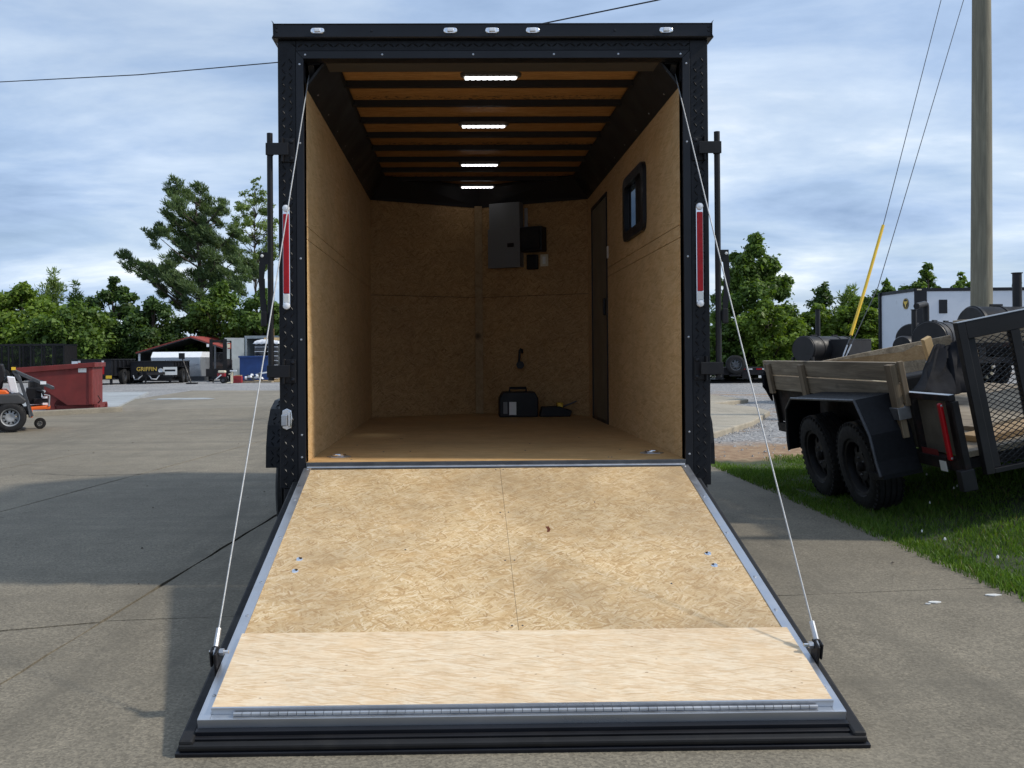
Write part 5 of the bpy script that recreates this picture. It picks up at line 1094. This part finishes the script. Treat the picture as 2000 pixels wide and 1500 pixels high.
# small things in front of the forklift
def gl(px, py): p = gnd(px, py, -.03); return (p.x, p.y, -.03)
PW = thing('pressure_washer', 'small engine with cream tank and red shroud on wheels, by the forklift', 'pressure washer', (at(432, 745, 40.5).x, 40.5, -.03))
B(-.16, .20, -.15, .15, .30, .48).obj('engine', plain('engine_red', (.25, .02, .025), .45), PW, .03); B(-.12, .22, -.17, .13, .4805, .60).obj('fuel_tank', M_CREAM, PW, .04); MB().bar((-.2, -.17, .20), (.05, -.17, .40), .02, .05).obj('white_stripe', M_FOIL, PW)
for y in (-.22, .2): w_ = wheel(PW, (.15, y, .15), .15, .08, M_DKMET, -1, 18, 6, .5, hub=False); w_.rotation_euler = (0, 0, R(90))
MB().tube([(-.4, -.15, .10), (-.2, -.15, .25), (.25, -.15, .25)], .02, 6).obj('frame_tube', M_BLK2, PW); B(-.42, .3, -.12, .12, .22, .299).obj('base_plate', M_BLK2, PW); MB().tube([(-.38, .0, .0), (-.38, 0, .22)], .025, 6).obj('support_leg', M_BLK2, PW)
HT = thing('hand_truck', 'cream tubular hand truck standing between the small engine and the red box', 'hand truck', (at(449, 746, 40).x, 40, -.03))
MB().tube([(-.10, 0, .03), (.05, 0, .03), (.05, .05, .50), (.12, .05, .55), (.25, .05, .60)], .028, 8).obj('tube_frame', M_CREAM, HT, smooth=True); MB().tube([(-.10, .3, .03), (.05, .3, .03), (.05, .3, .50), (-.12, .3, .42)], .028, 8).obj('tube_frame', M_CREAM, HT, smooth=True); B(-.2, .06, 0, .32, 0, .025).obj('toe_plate', M_CREAM, HT); B(.0, .3, .0, .1, .56, .62).obj('grip', M_FOIL, HT)
RB = thing('red_fuel_box', 'red plastic box sitting on the gravel in front of the container', 'box', (at(464, 745, 40.8).x, 40.8, -.03))
MB().prism([(-.22, 0), (.22, 0), (.22, .30), (.12, .34), (-.18, .34), (-.24, .28)], 1, -.15, .15).obj('body', plain('box_red', (.28, .018, .025), .45), RB, .02); MB().bar((-.22, -.152, .24), (.2, -.152, .06), .012, .02).obj('strap', M_HOPPER, RB); B(-.1, .2, -.1, .1, .3405, .37).obj('lid', M_PINE, RB)
SE = thing('scrap_engine', 'pile of white and grey machine parts in front of the blue skip', 'scrap', (at(496, 742, 41.2).x, 41.2, -.03))
B(-.75, .9, -.3, .3, 0, .08).obj('pallet', M_PLANK, SE)
for k in range(9):
    x = -.35+.09*k; MB().lathe([(-.05, .001), (-.05, .09+.03*(k % 3)), (.05, .08), (.05, .001)], (x, -.1+.05*(k % 2), .22+.04*(k % 4)), k % 3, 14).obj('machine_part', (M_FOIL, M_DKMET, M_STEEL)[k % 3], SE, smooth=True)
MB().prism([(.05, .38), (.3, .48), (.62, .52), (.6, .45), (.35, .40), (.2, .33)], 1, -.06, .06).obj('white_sheet', M_FOIL, SE); MB().tube([(-.4, 0, .09), (-.3, 0, .3), (.3, 0, .28), (.4, 0, .09)], .03, 6).obj('machine_frame', M_BLK2, SE)
LS = thing('lumber_pile', 'low pile of pale lumber on the ground behind the left door bar', 'lumber', (at(535, 745, 42).x, 42, -.03))
for k in range(3):
    for j in range(2): B(-1.0+.1*j, .75-.08*k, -.3+.21*k, -.11+.21*k, .045*j, .043+.045*j).obj('board', M_PINE, LS)

# ------------------------------------------------------------------ trees
def leaves(cent, rad, n, size, rng, flat=.75, spray=False, drift=(0, 0, 0)):
    """n small leaf quads spread over the clumps cent (k,3) with radii rad (k)"""
    k = len(cent); wgt = rad**2; idx = rng.choice(k, n, p=wgt/wgt.sum())
    d = rng.normal(size=(n, 3)); d /= np.linalg.norm(d, axis=1)[:, None]
    r = rad[idx]*(rng.uniform(0, 1, n)**.5)*(1+.30*np.abs(rng.normal(size=n))*(rng.uniform(0, 1, n) < .35)); p = cent[idx]+d*r[:, None]*np.array([1, 1, flat])
    if spray:
        ax = d*.7+np.array([0, 0, .45])+rng.normal(size=(n, 3))*.35+np.array(drift); ax /= np.linalg.norm(ax, axis=1)[:, None]
        sd_ = np.cross(ax, rng.normal(size=(n, 3))); sd_ /= np.linalg.norm(sd_, axis=1)[:, None]
        l = size*rng.uniform(.6, 1.5, n)[:, None]; wd = size*.10
        V = np.stack([p-ax*l*.5, p+sd_*wd, p+ax*l*.5, p-sd_*wd], 1)
    else:
        nr = d*.55+np.array([0, 0, .55])+rng.normal(size=(n, 3))*.5; nr /= np.linalg.norm(nr, axis=1)[:, None]
        a = np.cross(nr, rng.normal(size=(n, 3))); a /= np.linalg.norm(a, axis=1)[:, None]; b = np.cross(nr, a)
        s = size*np.clip(rng.lognormal(-.15, .38, n), .35, 1.9)[:, None]
        V = np.stack([p-a*s*.55, p+b*s*.34+nr*s*.08, p+a*s*.6-nr*s*.10, p-b*s*.34+nr*s*.08], 1)
    return V.reshape(-1, 3), np.arange(n*4).reshape(-1, 4)
def tree(name, label, px, top, Y, halfw, tone, seed, base=.12, n=9000, leaf=.20, nclump=84, spray=False, group=None, shape=1.0, trunk=.16, cat='tree', airy=False, cr=.225, wob_=.5):
    n = int(n*1.5); rng = np.random.default_rng(seed); b0 = at(px, 690, Y); h = at(px, top, Y).z; rx = halfw*(Y+4.7)/FPX
    t = thing(name, label, cat, (b0.x, Y, -.05), 0, group)
    zb = h*base; cen = []; rad = []
    for i in range(nclump):
        u = (i+rng.uniform(0, 1))/nclump; z = zb+(h-zb)*u*.93
        env = max(.06, 1-abs(2*u**shape-.88)**2.2)**.6
        rr = rx*env*(rng.uniform(.25, 1.0)**.55); a = rng.uniform(0, 2*math.pi)*1.0+i*2.4; c = rx*cr*rng.uniform(.55, 1.2)*(.55+.6*env)
        rr = max(0, rr-c*.55); cen.append((rr*math.cos(a), rr*math.sin(a), z+rng.normal()*.1*wob_)); rad.append(c)
    cen = np.array(cen); rad = np.array(rad); cen[-1] = (rng.normal()*.1, 0, h-rad[-1]*.8)
    V, F = leaves(cen, rad, n, leaf, rng, spray=spray)
    raw('crown', V, F, LEAF[tone], t)
    tb_ = MB(); th = h*.9; pts = [(0, 0, 0), (.05*rx, 0, th*.3), (-.04*rx, .03, th*.6), (0, 0, th)]; tb_.tube(pts, [trunk, trunk*.8, trunk*.5, trunk*.12], 9)
    for i in range(0, nclump, 2 if airy else 3):
        c = Vector(cen[i]); z0 = max(.3, c.z-rx*.5-.2); s0_ = Vector((0, 0, min(z0, th))); mid = s0_.lerp(c, .5)+Vector((0, 0, -.06*rx)); tb_.tube([s0_, mid, c], [trunk*.34, trunk*.2, trunk*.06], 5)
    tb_.obj('trunk', M_BARK, t, smooth=True)
    return t
GL = 'trees behind the yard on the left'; GR = 'trees behind the yard on the right'
tree('broadleaf_tree', 'yellow green broadleaf tree at the left picture edge above the mesh trailer', 45, 548, 53, 105, 'yellow', 1, n=16000, group=GL, leaf=.24)
tree('broadleaf_tree', 'dark leafy tree cut by the left picture edge', -55, 528, 56, 80, 'dark', 2, n=9000, group=GL, leaf=.22)
tree('sumac_tree', 'feathery pale green sapling rising behind the yellow green tree', 105, 520, 60, 42, 'pale', 3, n=3600, leaf=.36, spray=True, group=GL, airy=True, nclump=30, trunk=.07, cr=.5)
tree('sumac_tree', 'shorter feathery sapling right of the pale green one', 148, 545, 60, 26, 'mid', 33, n=2200, leaf=.34, spray=True, group=GL, airy=True, nclump=24, trunk=.06, cr=.6)
tree('broadleaf_tree', 'rounded mid green tree between the feathery sapling and the tall dark tree', 150, 585, 51, 95, 'mid', 4, n=13000, group=GL, leaf=.22)
tree('broadleaf_tree', 'dark green spreading tree left of the tall grey green tree', 222, 537, 56, 72, 'dark', 5, n=9000, group=GL, leaf=.22, nclump=38, airy=True)
tree('broadleaf_tree', 'dark bush like tree standing over the carport', 300, 575, 53, 75, 'dark', 6, n=10000, group=GL, leaf=.2)
tree('broadleaf_tree', 'mid green tree in front of the tall grey green tree', 430, 545, 54, 75, 'mid', 7, n=11000, group=GL, leaf=.2)
tree('broadleaf_tree', 'leafy green tree beside the black door bar, above the container', 515, 560, 53, 75, 'mid', 8, n=11000, group=GL, leaf=.21)
tree('thin_tree', 'tall thin pale green tree showing sky through its crown, next to the door bar', 500, 343, 66, 58, 'pale', 10, base=.50, n=6500, leaf=.15, group=GL, airy=True, nclump=110, trunk=.12, cr=.17, wob_=2.5)
# tall wispy conifer-like tree, wind blown to the upper left
def wispy(px, top, Y, seed):
    rng = np.random.default_rng(seed); b0 = at(px, 690, Y); h = at(px, top, Y).z
    t = thing('wispy_tree', 'tallest tree, grey green and wispy with uneven branches, left of the cargo trailer', 'tree', (b0.x, Y, -.05), 0, GL); k = (Y+4.7)/FPX
    tb_ = MB(); tb_.tube([(0, 0, 0), (.1, 0, h*.35), (-.1, 0, h*.65), (-.35, 0, h*.98)], [.24, .2, .11, .02], 9); cen = []; rad = []
    spec = []
    for (x, y, r_) in ((365, 375, 30), (388, 385, 30), (360, 410, 32), (395, 415, 34), (420, 420, 24), (350, 440, 26), (375, 450, 34), (410, 455, 36), (435, 405, 20), (325, 455, 20), (335, 475, 24), (365, 485, 34), (400, 490, 38), (440, 475, 32), (455, 450, 22), (465, 500, 30), (425, 520, 38), (380, 525, 36), (345, 530, 30), (480, 530, 28), (455, 545, 36), (410, 555, 38), (365, 560, 32), (330, 555, 22), (250, 505, 18), (262, 518, 20), (280, 530, 20), (300, 525, 18), (305, 548, 20), (318, 540, 20), (325, 520, 16), (292, 540, 14), (485, 565, 26), (440, 585, 34), (390, 590, 34), (350, 590, 26), (320, 570, 18)):
        p = at(x, y, Y)-Vector((b0.x, Y, -.05)); yy = rng.normal()*1.1; cen.append((p.x, yy, p.z)); rad.append(r_*k*.93); s0_ = Vector((0, 0, max(.5, p.z-abs(p.x)*.75-.3)))
        c = Vector((p.x, yy, p.z)); tb_.tube([s0_, s0_.lerp(c, .5)+Vector((0, 0, -.12)), c, c+Vector((p.x*.05-.1, 0, .35))], [.07, .045, .02, .006], 5)
    c2 = []; r2 = []
    for c, r_ in zip(cen, rad):
        for q in range(6):
            d = rng.normal(size=3); d /= np.linalg.norm(d); off = d*r_*rng.uniform(.35, 1.0); base_ = np.array(c)+off
            for e in range(3): c2.append(base_+np.array([-.26*e*r_, 0, .20*e*r_])*rng.uniform(.4, 1.3)); r2.append(r_*(.38-.05*e))
    V, F = leaves(np.array(c2), np.array(r2), 56000, .29, rng, .75, True, (-.35, 0, .15)); raw('crown', V, F, LEAF['needle'], t); tb_.obj('trunk', M_BARK, t, smooth=True)
wispy(392, 352, 59, 9)
tree('maple_tree', 'dark green maple with a dense upright crown right of the cargo trailer', 1472, 452, 42, 88, 'mid', 21, base=.08, n=19000, leaf=.19, nclump=60, group=GR, shape=1.15)
tree('broadleaf_tree', 'young yellow green tree in front of the dark maple', 1500, 575, 39.5, 76, 'yellow', 22, base=.06, n=9000, leaf=.18, group=GR)
tree('broadleaf_tree', 'mid green bush tree behind the spare tyre of the flatbed', 1420, 610, 40.5, 50, 'mid', 23, base=.04, n=7000, leaf=.17, group=GR)
tree('broadleaf_tree', 'yellow green tree behind the barrel smoker with the square firebox', 1600, 590, 41, 78, 'yellow', 24, base=.05, n=11000, leaf=.18, group=GR)
tree('broadleaf_tree', 'bright green tree crossed by the yellow guy wire guard', 1672, 575, 40, 78, 'yellow', 25, base=.05, n=11000, leaf=.18, group=GR)
tree('thin_tree', 'dark narrow sapling tip rising over the yellow green trees', 1608, 548, 43, 26, 'dark', 26, base=.15, n=2600, leaf=.18, group=GR, nclump=30, trunk=.06, cr=.6, shape=1.75)
tree('sumac_tree', 'feathery sapling left of the white trailer', 1660, 552, 43, 34, 'pale', 34, base=.2, n=2200, leaf=.30, spray=True, group=GR, nclump=26, trunk=.05, airy=True, cr=.55)
tree('broadleaf_tree', 'dark rounded tree at the left corner of the white trailer', 1735, 545, 42, 56, 'mid', 27, base=.05, n=9000, leaf=.18, group=GR, shape=1.75)
tree('broadleaf_tree', 'tree with two upright leafy tips behind the white trailer', 1815, 512, 43, 52, 'mid', 28, base=.1, n=7500, leaf=.19, group=GR, nclump=44, wob_=1.5, shape=1.75)
tree('broadleaf_tree', 'lower green tree showing beside the utility pole', 1880, 530, 43, 52, 'mid', 29, base=.1, n=5000, leaf=.19, group=GR, shape=1.75)
tree('broadleaf_tree', 'tree behind the white trailer at the right picture edge', 1985, 548, 43, 40, 'dark', 30, base=.1, n=5000, leaf=.19, group=GR, shape=1.75)
# undergrowth that reads as one mass
rng = np.random.default_rng(77); cen = []; rad = []
for i in range(90):
    p = at(-150+i*8.2, 690, 55+rng.uniform(-1.5, 4)); cen.append((p.x, p.y, rng.uniform(.4, 2.4))); rad.append(rng.uniform(.7, 1.3))
for i in range(60):
    p = at(1385+i*11, 690, 44+rng.uniform(-1, 3)); cen.append((p.x, p.y, rng.uniform(.3, 2.0))); rad.append(rng.uniform(.6, 1.1))
for i in range(110):
    p = at(570+i*7.6, 690, 50+rng.uniform(-2, 6)); cen.append((p.x, p.y, rng.uniform(.4, 4.6)*(.75+.25*math.sin(i*.31)))); rad.append(rng.uniform(.8, 1.5))
V, F = leaves(np.array(cen), np.array(rad), 72000, .22, rng); o = raw('undergrowth', V, F, LEAF['dark'], kind='stuff'); tag(o, 'dense dark undergrowth below the trees behind the yard', 'undergrowth')
